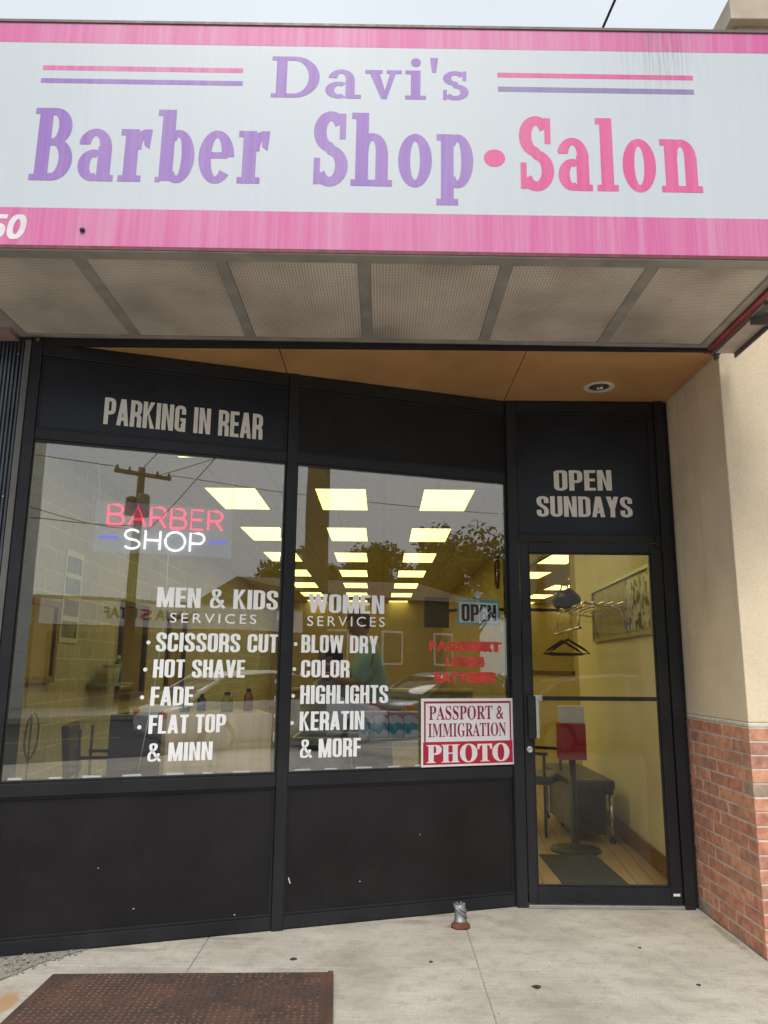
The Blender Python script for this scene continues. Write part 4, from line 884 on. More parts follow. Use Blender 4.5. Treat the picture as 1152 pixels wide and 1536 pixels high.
MB().tube([(LW(6.05)+.05, 6.08, 1.42), (LW(6.05)+.05, 6.06, 1.28), (LW(6.05)+.055, 6.0, .98), (LW(6.05)+.05, 5.99, .93)], [.016, .032, .036, .014], 10).build('body', black_plastic, t)
MB().tube([(LW(6.05)+.04, 6.08, 1.42), (LW(6.05)+.03, 6.09, 1.6), (LW(6.05)+.03, 6.1, 1.85)], .005, 6).build('cord', black_plastic, t)
t = tag(MB().tube([(-2.72+.10*math.sin(a)*.5, 6.2+.05*math.cos(a)*.3, .80+.17*math.cos(a)) for a in [i*math.tau/18 for i in range(18)]]+[(-2.74, 6.22, .4), (-2.76, 6.25, .05)], .008, 6).build('power_cable', MAT('grey cable', (.25, .25, .24), .5), None, 'auto'), 'looped grey cable hanging low in the left window corner', 'cable')
# ---- waiting chairs
def chair(loc, rz, label, group):
    t = thing('waiting_chair', loc, label, 'chair', group, False, rz)
    MB().box(-.24, .24, -.24, .22, .40, .47, 0, .025).build('seat', black_vinyl, t)
    MB().box(-.23, .23, .20, .255, .52, .92, 0, .025, Matrix.Translation((0, .02, 0)) @ Matrix.Rotation(R(-6), 4, 'X')).build('backrest', black_vinyl, t)
    for sx in (-1, 1):
        for yy in (-.2, .22): MB().tube([(sx*.25, yy, 0), (sx*.25, yy, .64 if yy < 0 else .86)], .012, 8).build('leg', chrome if group[0] == 'c' else black_metal, t)
        MB().box(sx*.25-.022, sx*.25+.022, -.23, .235, .64, .665, 0, .008).build('armrest', black_plastic, t)
    return t
chair((-2.12, 6.35, 0), R(100), 'black waiting chair behind the low left corner of the left window', 'waiting chairs')
chair((1.28, 6.95, 0), R(62), 'black armchair beside the red stand behind the glass door', 'waiting chairs')
# ---- wood counter, cabinet and things on it
t = thing('reception_counter', WIN.at(-1.75, 0, -.3), 'light birch counter panel standing close behind the left window', 'counter')
WIN.box(MB(), -2.01, -1.44, .02, 1.085, -.14, -.12, 0, .003).build('front_panel', plywood, t); WIN.box(MB(), -2.01, -1.44, 1.06, 1.084, -.55, -.141, 0, .003).build('top', plywood, t)
for a_ in (-2.01, -1.46): WIN.box(MB(), a_, a_+.02, .02, 1.059, -.55, -.141, 0, .002).build('side_panel', plywood, t)
t = thing('black_cabinet', (-1.72, 5.75, 0), 'narrow black cabinet left of the light wood counter', 'cabinet')
MB().box(-1.90, -1.52, 5.55, 5.95, 0.05, 1.0, 0, .006).build('carcass', black_panel, t)
for z in (.08, .39, .70): d = MB().box(-1.885, -1.535, 5.532, 5.549, z, z+.285, 0, .003).build('drawer', black_plastic, t); MB().box(-1.76, -1.66, 5.515, 5.531, z+.20, z+.215, 0, .003).build('handle', chrome, d)
gcol = [MAT('green bottle', (.02, .14, .03), .3), MAT('olive bottle', (.28, .27, .05), .3), MAT('dark bottle', (.03, .03, .035), .25), MAT('amber bottle', (.30, .12, .03), .3)]
for sa, oo, r, hh, k, lb in ((-1.90, -.36, .030, .12, 0, 'short green bottle at the left end of the birch counter'), (-1.80, -.44, .026, .10, 2, 'small dark bottle on the birch counter beside the green one'),
        (-1.66, -.38, .036, .11, 1, 'fat olive bottle in the middle of the birch counter'), (-1.53, -.42, .028, .13, 3, 'amber bottle at the right end of the birch counter')):
    q = WIN.at(sa, 1.085, oo); bottle('hair_product_bottle', q.x, q.y, 1.0845, r, hh, gcol[k], black_plastic, lb, 'bottle', 'bottles on the birch counter')
# ---- display case and boxes
t = thing('display_case', (-.1, 5.4, 0), 'glass display case with metal edges behind the right window', 'display case')
mb = MB(); mb.box(-.56, .62, 5.12, 5.56, .885, .893); mb.build('top_glass', case_glass, t)
mb = MB()
for q in ((-.575, .635, 5.105, 5.12, .875, .900), (-.575, .635, 5.56, 5.575, .875, .900), (-.575, -.56, 5.1205, 5.5595, .875, .900), (.62, .635, 5.1205, 5.5595, .875, .900)): mb.box(*q, 0, .002)
for xx in (-.575, .62): mb.box(xx, xx+.015, 5.105, 5.12, 0, .8745, 0, .002); mb.box(xx, xx+.015, 5.56, 5.575, 0, .8745, 0, .002)
mb.build('frame', aluminium, t)
MB().box(-.559, .619, 5.121, 5.559, .45, .456).build('shelf', case_glass, t); MB().box(-.559, .619, 5.10, 5.104, .2, .874).build('front_glass', case_glass, t); MB().box(-.575, .635, 5.105, 5.575, .0, .195, 0, .004).build('plinth', dark_wood, t)
box_w = MAT('white carton', (.72, .73, .75), .45); box_b = MAT('sky blue print', (.10, .42, .62), .45, 0, .3, 30); box_p = MAT('pink print', (.65, .25, .36), .45, 0, .3, 30)
pos = ['leftmost', 'second', 'third', 'last']
for i in range(4):
    X = -.105+i*.098; t = thing('product_carton', (X, 5.26, .893), f'white blue and pink carton on the display case, {pos[i]} of four from the left', 'box', 'cartons on the display case')
    MB().box(X-.047, X+.047, 5.20, 5.30, .8935, 1.06, 0, .003).build('carton', box_w, t)
    mb = MB(); mb.bm.faces.new([mb.bm.verts.new((X-.046+.092*a, 5.1985, .91+b)) for a, b in ((0, .03), (.35, .0), (.7, .04), (1, .03), (1, .07), (.6, .085), (.3, .07), (0, .08))])
    mb.build('blue_print', box_b, t)
    mb = MB(); mb.bm.faces.new([mb.bm.verts.new((X-.046+.092*a, 5.1985, 1.012+b)) for a, b in ((0, .02), (.5, .028), (1, .0), (1, .042), (0, .042))]); mb.build('pink_print', box_p, t)
# ---- people
def skin_body(name, joints, edges, m, parent=None, sub=2):
    names = list(joints); me = bpy.data.meshes.new(name)
    me.from_pydata([joints[k][0] for k in names], [(names.index(a), names.index(b)) for a, b in edges], [])
    ob = bpy.data.objects.new(name, me); COL.objects.link(ob)
    md = ob.modifiers.new('skin', 'SKIN'); md.use_smooth_shade = True
    for i, k in enumerate(names):
        sv = me.skin_vertices[0].data[i]; r = joints[k][1]; sv.radius = r if isinstance(r, tuple) else (r, r); sv.use_root = (i == 0)
    s = ob.modifiers.new('sub', 'SUBSURF'); s.levels = sub; s.render_levels = sub
    bpy.context.view_layer.update(); dg = bpy.context.evaluated_depsgraph_get()
    res = bpy.data.meshes.new_from_object(ob.evaluated_get(dg)); bpy.data.objects.remove(ob); bpy.data.meshes.remove(me)
    for p in res.polygons: p.use_smooth = True
    res.materials.clear(); res.materials.append(m)
    o = bpy.data.objects.new(name, res); COL.objects.link(o)
    if parent is not None:
        o.parent = parent
        if parent.get('world_kids'): o.location = -Vector(parent['base'])
    return o
def head_mesh(c, yaw, pitch, m):
    """head with brow, nose, mouth, chin and ears; looks along +X before yaw"""
    mb = MB(); bmesh.ops.create_uvsphere(mb.bm, u_segments=28, v_segments=20, radius=1)
    for v in mb.bm.verts:
        x, y, z = v.co; k = 1.0
        px, py, pz = x*.098, y*.076, z*.118
        if z < -.1: f = min(1, (-z-.1)/.9); py *= 1-.28*f; px = px*(1-.10*f)+.012*f
        if x > .75:
            if abs(y) < .22 and -.35 < z < .12: px += .022*(1-abs(y)/.22)*(1-abs((z+.2)/.34))
            if abs(abs(y)-.38) < .16 and abs(z-.06) < .12: px -= .008
            if abs(y) < .3 and abs(z+.48) < .07: px -= .005
        v.co = (px, py, pz)
    for sy in (-1, 1): mb.lathe([(.012, 0), (.022, .006), (.024, .012), (.012, .014)], (0, 0, 0), 12, 0, Matrix.Translation((-.008, sy*.072, -.005)) @ Matrix.Rotation(R(-90*sy), 4, 'X') @ Matrix.Scale(1.4, 4, (0, 1, 0)))
    M_ = Matrix.Translation(c) @ Matrix.Rotation(yaw, 4, 'Z') @ Matrix.Rotation(pitch, 4, 'Y')
    for v in mb.bm.verts: v.co = M_ @ v.co
    for f in mb.bm.faces: f.smooth = True
    return mb, M_
def hair_mesh(M_, long=False):
    mb = MB(); bmesh.ops.create_uvsphere(mb.bm, u_segments=24, v_segments=18, radius=1)
    kill = [v for v in mb.bm.verts if (v.co.z < -.15 and v.co.x > -.2) or v.co.z < -.55 or (v.co.x > .45 and v.co.z < .45)]
    bmesh.ops.delete(mb.bm, geom=kill, context='VERTS')
    for v in mb.bm.verts:
        j = 1+.03*math.sin(v.co.x*17+v.co.y*11)*math.cos(v.co.z*13)
        v.co = M_ @ Vector((v.co.x*.110*j-.006, v.co.y*.088*j, v.co.z*.130*j+.004))
    for f in mb.bm.faces: f.smooth = True
    return mb
# barber: stands at Y 6.6, bent a little to the left over the client, arms forward
PY = 6.6
pr = thing('person', (-.08, PY, 0), 'person in a teal shirt with dark hair bending over a seated client', 'person')
J = {'pelvis': ((-.06, PY, .98), (.15, .12)), 'waist': ((-.05, PY, 1.12), (.145, .115)), 'chest': ((-.09, PY, 1.36), (.175, .13)), 'neckb': ((-.13, PY-.01, 1.53), (.08, .08)), 'neck': ((-.17, PY-.01, 1.60), (.056, .056)),
     'hipl': ((-.06, PY-.10, .90), .10), 'kneel': ((-.09, PY-.12, .50), .062), 'ankl': ((-.05, PY-.13, .09), .042), 'toel': ((-.18, PY-.14, .04), .035),
     'hipr': ((-.03, PY+.10, .90), .10), 'kneer': ((.02, PY+.12, .50), .062), 'ankr': ((.07, PY+.13, .09), .042), 'toer': ((-.06, PY+.14, .04), .035),
     'shl': ((-.12, PY-.19, 1.47), .078), 'ell': ((-.20, PY-.25, 1.20), .056), 'wrl': ((-.40, PY-.20, 1.26), .036),
     'shr': ((-.12, PY+.19, 1.47), .078), 'elr': ((-.26, PY+.24, 1.24), .056), 'wrr': ((-.45, PY+.12, 1.34), .036)}
Ee = [('pelvis', 'waist'), ('waist', 'chest'), ('chest', 'neckb'), ('neckb', 'neck'), ('pelvis', 'hipl'), ('hipl', 'kneel'), ('kneel', 'ankl'), ('ankl', 'toel'), ('pelvis', 'hipr'), ('hipr', 'kneer'), ('kneer', 'ankr'), ('ankr', 'toer'),
      ('chest', 'shl'), ('shl', 'ell'), ('ell', 'wrl'), ('chest', 'shr'), ('shr', 'elr'), ('elr', 'wrr')]
skin_body('body', J, Ee, skin_m, pr)
Js = {k: (J[k][0], tuple(r+.022 for r in (J[k][1] if isinstance(J[k][1], tuple) else (J[k][1],)*2))) for k in ('pelvis', 'waist', 'chest', 'neckb', 'shl', 'ell', 'shr', 'elr')}
Js['neckb'] = (J['neckb'][0], (.085, .085))
skin_body('shirt', Js, [e for e in Ee if e[0] in Js and e[1] in Js], teal_cloth, pr)
Jt = {k: (J[k][0], tuple(r+.018 for r in (J[k][1] if isinstance(J[k][1], tuple) else (J[k][1],)*2))) for k in ('pelvis', 'hipl', 'kneel', 'ankl', 'hipr', 'kneer', 'ankr')}
skin_body('trousers', Jt, [e for e in Ee if e[0] in Jt and e[1] in Jt], dark_cloth, pr)
mbh, Mh = head_mesh((-.205, PY-.01, 1.70), R(180), R(22), skin_m); hd = mbh.build('head', skin_m, pr); hair_mesh(Mh).build('hair', hair_m, hd)
def hand(wrist, d, m, parent):
    mb = MB(); d = Vector(d).normalized(); wv = Vector(wrist); side = d.cross(Vector((0, 0, 1))).normalized(); up = side.cross(d)
    mb.tube([wv, wv+d*.03, wv+d*.085, wv+d*.095], [.024, .036, .038, .02], 10)
    for i in range(4):
        b0 = wv+d*.085+side*(i-1.5)*.019; L = (.062, .074, .070, .054)[i]
        mb.tube([b0, b0+d*L*.5-up*.006, b0+d*L*.85-up*.026, b0+d*L*.9-up*.04], [.009, .0085, .008, .006], 7)
    b0 = wv+d*.03+side*.034; mb.tube([b0, b0+side*.025+d*.025-up*.008, b0+side*.03+d*.055-up*.02], [.011, .010, .007], 7)
    mb.build('hand', m, parent)
hand(J['wrl'][0], (-1, .1, .15), skin_m, pr); hand(J['wrr'][0], (-1, -.3, .1), skin_m, pr)
# client: seated sideways in the barber chair under a cape
cp = thing('person', (-.62, PY+.02, .55), 'seated client with dark hair wrapped in a pale blue barber cape', 'person')
cx = -.44
JC = {'pelvis': ((cx, PY, .66), (.15, .17)), 'waist': ((cx+.02, PY, .84), (.13, .16)), 'chest': ((cx+.03, PY, 1.08), (.135, .17)), 'neckb': ((cx+.02, PY, 1.25), .075), 'neck': ((cx+.01, PY, 1.30), .052),
      'hl': ((cx-.08, PY-.1, .64), .085), 'kl': ((cx-.46, PY-.1, .64), .06), 'al': ((cx-.54, PY-.1, .30), .042), 'tl': ((cx-.66, PY-.1, .26), .034),
      'hr': ((cx-.08, PY+.1, .64), .085), 'kr': ((cx-.46, PY+.1, .64), .06), 'ar': ((cx-.54, PY+.1, .30), .042), 'tr': ((cx-.66, PY+.1, .26), .034)}
EC = [('pelvis', 'waist'), ('waist', 'chest'), ('chest', 'neckb'), ('neckb', 'neck'), ('pelvis', 'hl'), ('hl', 'kl'), ('kl', 'al'), ('al', 'tl'), ('pelvis', 'hr'), ('hr', 'kr'), ('kr', 'ar'), ('ar', 'tr')]
skin_body('body', JC, EC, dark_cloth, cp)
mb = MB(); rings = []
for i, (zc, rx, ry, ox) in enumerate(((1.29, .07, .07, 0), (1.24, .15, .20, 0), (1.05, .20, .27, -.02), (.88, .27, .30, -.08), (.74, .36, .31, -.18), (.55, .38, .32, -.20), (.42, .385, .325, -.20))):
    rings.append([mb.bm.verts.new((cx+.02+ox+rx*(1+.05*math.sin(5*a+i))*math.cos(a), PY+ry*(1+.05*math.sin(6*a+i*.7))*math.sin(a), zc)) for a in [k*math.tau/28 for k in range(28)]])
for A, B in zip(rings, rings[1:]):
    for k in range(28): f = mb.bm.faces.new((A[k], A[(k+1) % 28], B[(k+1) % 28], B[k])); f.smooth = True
mb.build('cape', blue_cape, cp)
mbh, Mh = head_mesh((cx-.01, PY, 1.42), R(180), R(8), skin_m); hd = mbh.build('head', skin_m, cp); hair_mesh(Mh).build('hair', hair_m, hd)
bc = thing('barber_chair', (cx, PY, 0), 'black barber chair under the caped client', 'barber chair')
MB().box(cx-.26, cx+.22, PY-.25, PY+.25, .44, .53, 0, .03).build('seat', black_vinyl, bc); MB().box(cx+.20, cx+.28, PY-.23, PY+.23, .56, 1.15, 0, .03).build('backrest', black_vinyl, bc)
MB().lathe([(.30, 0), (.29, .03), (.08, .06), (.055, .08), (.055, .43)], (cx, PY, 0), 24).build('base', chrome, bc)
for sy in (-1, 1): MB().box(cx-.22, cx+.2, PY+sy*.30-.03, PY+sy*.30+.03, .70, .74, 0, .012).build('armrest', black_vinyl, bc)
MB().box(cx-.62, cx-.42, PY-.2, PY+.2, .16, .19, 0, .01).build('footrest', chrome, bc)
# ---- back of the room
t = thing('back_counter', (.4, 14, 0), 'long pale counter running across the back of the shop', 'counter')
MB().box(-1.6, 1.6, 14.0, 14.5, 0, .92, 0, .006).build('base_unit', MAT('grey green laminate', (.30, .30, .24), .6), t); MB().box(-1.62, 1.62, 13.96, 14.5, .921, .97, 0, .006).build('top', MAT('pale counter top', (.55, .50, .40), .4), t)
mb = MB()
for k in range(16): mb.box(-1.55+k*.2, -1.545+k*.2, 13.994, 13.9995, .05, .9)
mb.build('panel_seam', dark_wood, t)
t = thing('television', (.86, 12.0, 2.15), 'black television on a wall arm above the back counter', 'television')
MB().box(.62, 1.02, 11.95, 12.02, 1.95, 2.42, 0, .01, Matrix.Translation((.82, 12, 2.2)) @ Matrix.Rotation(R(18), 4, 'Z') @ Matrix.Translation((-.82, -12, -2.2))).build('screen', black_plastic, t)
MB().tube([(.86, 12.05, 2.2), (1.3, 12.15, 2.25), (2.0, 12.2, 2.25)], .025, 8).build('wall_arm', black_metal, t)
t = thing('oval_mirror', (1.95, 13.2, 2.6), 'small oval mirror with a dark rim high on the yellow wall', 'mirror')
mb = MB(); mb.lathe([(.001, .012), (.16, .012), (.16, .0)], (0, 0, 0), 28, 0, Matrix.Translation((1.975, 13.3, 2.98)) @ Matrix.Rotation(R(-90), 4, 'Y') @ Matrix.Scale(1.6, 4, (1, 0, 0))); mb.build('glass', mirror_m, t)
mb = MB(); mb.tube([(1.972, 13.3+.17*math.cos(a), 2.98+.27*math.sin(a)) for a in [i*math.tau/28 for i in range(28)]], .025, 8, 0, False, True); mb.build('rim', dark_wood, t)
t = thing('wide_wall_mirror', (2.05, 9.8, .95), 'large wall mirror with a thin frame on the yellow wall past the door', 'mirror')
def rw(Y): return 2.076-.0176*(Y-8.3)
mb = MB(); mb.prism([(rw(8.5)-.012, 8.5), (rw(8.5)-.002, 8.5), (rw(12)-.002, 12), (rw(12)-.012, 12)], 1.32, 2.72); mb.build('glass', mirror_m, t)
mb = MB()
for z0, z1 in ((1.28, 1.3195), (2.7205, 2.76)): mb.prism([(rw(8.5)-.03, 8.46), (rw(8.5)-.002, 8.46), (rw(12)-.002, 12.04), (rw(12)-.03, 12.04)], z0, z1)
mb.build('frame', dark_wood, t)
# ---- behind the door
def rt(Y): return 1.858+.0633*(Y-4.872)
t = thing('notice_board', (rt(6.3), 6.3, 1.6), 'silver framed notice board with black and white photo sheets on the tan wall', 'notice board')
def on_right(mbb, y0, y1, z0, z1, a, b, mi=0): mbb.prism([(rt(y0)-b, y0), (rt(y0)-a, y0), (rt(y1)-a, y1), (rt(y1)-b, y1)], z0, z1, mi); return mbb
on_right(MB(), 5.40, 7.35, 1.62, 2.05, .001, .012).build('back_panel', MAT('yellowed panel', (.42, .34, .20), .35), t)
mb = MB()
for q in ((5.37, 7.38, 1.59, 1.6195), (5.37, 7.38, 2.0505, 2.08), (5.37, 5.3995, 1.62, 2.05), (7.3505, 7.38, 1.62, 2.05)): on_right(mb, *q, .001, .03)
mb.build('frame', aluminium, t)
def photo_mat(seed):
    m, nt, b = new_mat('black and white photo print'); v = coords(nt, (1, 1, 1)); vo = nt.nodes.new('ShaderNodeTexVoronoi'); vo.inputs['Scale'].default_value = 14+seed*3; nt.links.new(v, vo.inputs['Vector'])
    nt.links.new(ramp(nt, mixc(nt, .5, vo.outputs['Color'], noise(nt, v, 25+seed, 4)), [(.40, .03), (.50, .55), (.6, .70)]), b.inputs['Base Color']); b.inputs['Roughness'].default_value = .3; return m
for i, (a, b) in enumerate(((5.42, 5.68), (5.70, 5.92), (5.94, 6.14))):
    on_right(MB(), a, b, 1.64, 2.03, .0125, .014).build('photo_sheet', photo_mat(i), t)
t = thing('coat_rack', (1.6, 6.6, 1.7), 'chrome hat and coat rack on the tan wall behind the door', 'coat rack')
mb = MB()
for k in range(5):
    a = .05+k*.075; mb.tube([(rt(6.1)-a, 6.05, 1.86), (rt(7.3)-a, 7.30, 1.86)], .008, 8)
mb.tube([(rt(6.1)-.40, 6.05, 1.66), (rt(7.3)-.40, 7.30, 1.66)], .012, 8)
mb.build('rail', chrome, t)
for yy in (6.12, 7.22): MB().tube([(rt(yy)-.005, yy, 1.60), (rt(yy)-.06, yy, 1.82), (rt(yy)-.36, yy, 1.86), (rt(yy)-.40, yy, 1.66)], .010, 8).build('bracket', chrome, t)
def hanger(y, x, label, m):
    t = thing('clothes_hanger', (x, y, 1.45), label, 'hanger', 'hangers on the coat rack')
    mb = MB(); mb.tube([(x, y, 1.672), (x, y+.02, 1.678), (x, y+.03, 1.66), (x, y, 1.62), (x, y, 1.59)], .003, 6); mb.build('hook', chrome, t)
    mb = MB(); mb.tube([(x-.01, y, 1.585), (x-.14, y-.08, 1.51), (x-.20, y-.12, 1.475), (x-.12, y-.08, 1.465), (x+.12, y+.08, 1.465), (x+.20, y+.12, 1.475), (x+.14, y+.08, 1.51)], .011, 8, 0, False, True); mb.build('bar', m, t)
plum = MAT('plum plastic', (.05, .015, .06), .4)
hanger(6.55, rt(6.55)-.40, 'dark plum clothes hanger on the chrome rack, nearer the door', plum); hanger(6.85, rt(6.85)-.40, 'dark plum clothes hanger on the chrome rack, farther from the door', plum)
t = thing('handbag', (1.62, 6.6, 1.87), 'soft black bag lying on top of the chrome coat rack', 'bag')
mb = MB(); bmesh.ops.create_uvsphere(mb.bm, u_segments=16, v_segments=10, radius=1)
for v in mb.bm.verts: v.co = (1.66+v.co.x*.13, 7.0+v.co.y*.16, 1.955+max(v.co.z, -.75)*.10*(1+.15*math.sin(v.co.x*7)))
for f in mb.bm.faces: f.smooth = True
mb.build('pouch', black_vinyl, t); MB().tube([(1.60, 6.95, 2.03), (1.62, 6.98, 2.09), (1.68, 7.02, 2.09), (1.70, 7.05, 2.03)], .008, 6).build('strap', black_vinyl, t)
t = thing('bench', (1.7, 6.9, 0), 'low black bench with chrome legs along the tan wall', 'bench')
mb = MB(); mb.box(1.50, 1.86, 6.42, 7.55, .40, .475, 0, .02); mb.build('seat', black_vinyl, t); MB().box(1.52, 1.85, 6.45, 7.52, .365, .399, 0, .004).build('apron', black_metal, t)
for xx in (1.53, 1.83):
    for yy in (6.46, 7.5):
        l = MB().tube([(xx, yy, .03), (xx, yy, .364)], .018, 10).build('leg', chrome, t); MB().lathe([(.026, 0), (.026, .022), (.019, .029)], (xx, yy, .001), 12).build('foot', black_plastic, l)
MB().box(1.55, 1.80, 6.50, 7.48, .05, .36, 0, .006).build('base_cabinet', black_vinyl, t)
t = thing('leaflet_stand', (1.47, 6.2, 0), 'red leaflet box with white papers on a black post and round foot', 'leaflet stand')
MB().lathe([(.19, 0), (.185, .015), (.06, .03), (.028, .045), (.026, .66)], (1.47, 6.2+.0, 0), 28).build('pole', black_metal, t)
MB().box(1.37, 1.57, 6.14, 6.28, .66, .93, 0, .006).build('box', red_plastic, t); MB().box(1.38, 1.565, 6.15, 6.27, .931, 1.06, 0, .003).build('paper_stack', white_plastic, t); MB().box(1.44, 1.70, 6.12, 6.13, 1.10, 1.135, 0, .004).build('header', white_plastic, t) if False else None
mb = MB(); mb.box(1.16, 1.575, 5.18, 6.03, .002, .010, 0, .003); tag(mb.build('door_mat', MAT('charcoal mat', (.035, .036, .036), .95, 0, .3, 60, .4, 120), None, 'auto'), 'charcoal door mat on the wood floor inside the glass door', 'mat')

# ================================================================ ACROSS THE STREET (seen mirrored in the glass)
def pole(x, y, hh, r, label, arm=0.0, arm_z=0.0):
    t = thing('utility_pole', (x, y, -.12), label, 'utility pole', 'wooden utility poles by the street')
    MB().tube([(x, y, -.12), (x, y, hh*.5), (x, y, hh)], [r*1.15, r, r*.8], 14).build('post', pole_wood, t)
    if arm:
        MB().box(x-arm/2, x+arm/2, y+r, y+r+.09, arm_z-.06, arm_z+.06, 0, .008).build('crossarm', pole_wood, t)
        for k in (-.46, -.25, .25, .46): MB().lathe([(.03, 0), (.045, .03), (.03, .06), (.04, .09), (.015, .12)], (x+k*arm, y+r+.045, arm_z+.06), 10).build('insulator', grey_trim, t)
    return t
p1 = pole(4.84, -13.9, 7.1, .14, 'utility pole with a crossarm and transformer across the street, mirrored in the left window', 1.75, 6.85)
MB().lathe([(.19, 0), (.2, .03), (.2, .62), (.15, .68), (.05, .7)], (4.84+.02, -13.62, 5.55), 16).build('transformer', MAT('grey transformer', (.14, .14, .14), .5), p1)
MB().lathe([(.15, 0), (.16, .03), (.16, .5), (.1, .56)], (4.55, -13.8, 5.6), 16).build('switch_can', MAT('rusty can', (.16, .08, .06), .6), p1)
p2 = pole(4.34, -3.15, 11.3, .19, 'thick bare utility pole at the near kerb, mirrored in the right window')
def wire(name, a, b, sag, r, label, seg=24):
    a, b = Vector(a), Vector(b); mb = MB()
    mb.tube([a.lerp(b, i/seg)-Vector((0, 0, sag*4*(i/seg)*(1-i/seg))) for i in range(seg+1)], r, 6)
    tag(mb.build(name, wire_m, None, 'auto'), label, 'cable', 'overhead cables')
wire('overhead_cable', (.418, 9.0, 3.98), (4.34, -3.15, 11.05), 0.0, .011, 'black cable crossing the sky above the pink sign')
wire('overhead_cable', (5.6, -13.7, 6.95), (30, -12, 8.5), .5, .012, 'power cable running right from the crossarm pole')
wire('overhead_cable', (4.1, -13.7, 6.95), (-26, -13, 8.6), .6, .012, 'power cable running left from the crossarm pole')
wire('overhead_cable', (4.84, -13.9, 7.05), (4.3, -3.2, 9.6), .35, .013, 'cable spanning the street between the two poles, near their tops')
wire('overhead_cable', (5.3, -13.7, 6.9), (9.5, 3.0, 9.0), .5, .012, 'cable from the crossarm over the parked cars')
wire('overhead_cable', (4.84, -13.8, 5.3), (-20, -6, 6.2), .9, .016, 'thick low cable sagging left from the crossarm pole')
wire('overhead_cable', (4.84, -13.8, 5.2), (-9, 3.2, 5.5), .9, .012, 'thin low cable from the crossarm pole toward the shop side')
wire('overhead_cable', (4.84, -13.8, 4.9), (4.3, -3.2, 7.6), .3, .012, 'low cable between the two poles')
# opposite shop with fascia sign
OPP = Plane((0, -18.0), (-1, 0))
st = thing('opposite_shop', (8, -20, 0), 'low shop across the street with a white fascia sign, mirrored in the left window', 'building')
MB().box(3.2, 13.6, -28, -18.05, 0, 3.55, 0).build('wall', MAT('tan brick front', (.30, .22, .16), .9, 0, .2, 5), st)
MB().box(3.3, 13.4, -18.045, -17.90, 2.62, 3.42, 0, .01).build('fascia_sign', MAT('white fascia', (.84, .84, .84), .5), st)
for t_, s0, s1, m in (('NAUA', -8.5, -7.05, black_plastic), ('S', -6.95, -6.55, vinyl_red), ('UTAF', -6.45, -5.3, black_plastic)):
    lettering(OPP, font_layers(t_, 'sans', s1-s0, .38, .03, .02, 1.05, 0, 3, 2), s0, 2.86, .115, m, st)
for a, b in ((3.6, 5.6), (5.8, 7.8), (9.0, 11.0), (11.2, 13.2)):
    f = MB().box(a, b, -18.04, -17.97, .5, 2.4, 0, .01).build('window', black_metal, st); MB().box(a+.06, b-.06, -17.969, -17.96, .56, 2.34).build('pane', MAT('dark shop glass', (.03, .035, .04), .08), f)
d = MB().box(7.95, 8.85, -18.04, -17.97, .02, 2.4, 0, .01).build('door', black_metal, st); MB().box(8.05, 8.75, -17.969, -17.96, .2, 2.3).build('pane', MAT('dark door glass', (.03, .035, .04), .08), d)
bl = thing('block_building', (-3, -20, 0), 'tall pale block building across the street, mirrored at the left edge of the window', 'building')
MB().box(-9, 3.1, -27, -18.1, 0, 9.5).build('wall', GRIDWALL('cream block courses', (.74, .72, .69), (.68, .66, .63), (.80, .79, .77), .40, .20, (0, 2), .9, .012), bl)
for i in range(4):
    for k in range(2):
        f = MB().box(-8+i*2.8, -6.7+i*2.8, -18.099, -18.04, 1.2+k*4, 2.9+k*4, 0, .01).build('window', tan_wood, bl); MB().box(-7.92+i*2.8, -6.78+i*2.8, -18.039, -18.03, 1.28+k*4, 2.82+k*4).build('pane', MAT('dark window glass', (.03, .035, .04), .08), f)
MB().box(-9.1, 3.2, -27.1, -18.0, 9.501, 9.75, 0, .02).build('cornice', stone, bl)
bh = thing('brown_building', (18, -27, 0), 'brown low-gabled building across the street beyond the low shop', 'building')
MB().box(13.8, 24, -30, -19.5, 0, 4.4).build('wall', MAT('brown brick', (.16, .10, .06), .9, 0, .2, 6), bh)
mb = MB(); vs = [mb.bm.verts.new(p) for p in ((13.4, -30.3, 4.4), (24.4, -30.3, 4.4), (24.4, -19.2, 4.4), (13.4, -19.2, 4.4), (24.4, -24.7, 5.9), (13.4, -24.7, 5.5))]
for q in ((0, 1, 4, 5), (2, 3, 5, 4), (1, 2, 4), (3, 0, 5), (3, 2, 1, 0)): mb.bm.faces.new([vs[i] for i in q])
mb.build('roof', MAT('brown shingles', (.10, .065, .045), .9, 0, .25, 8), bh)
for k in range(3): f = MB().box(15+k*3, 16.2+k*3, -19.499, -19.43, 1.4, 2.9, 0, .01).build('window', white_plastic, bh); MB().box(15.1+k*3, 16.1+k*3, -19.429, -19.42, 1.5, 2.8).build('pane', MAT('dark pane', (.03, .035, .04), .1), f)
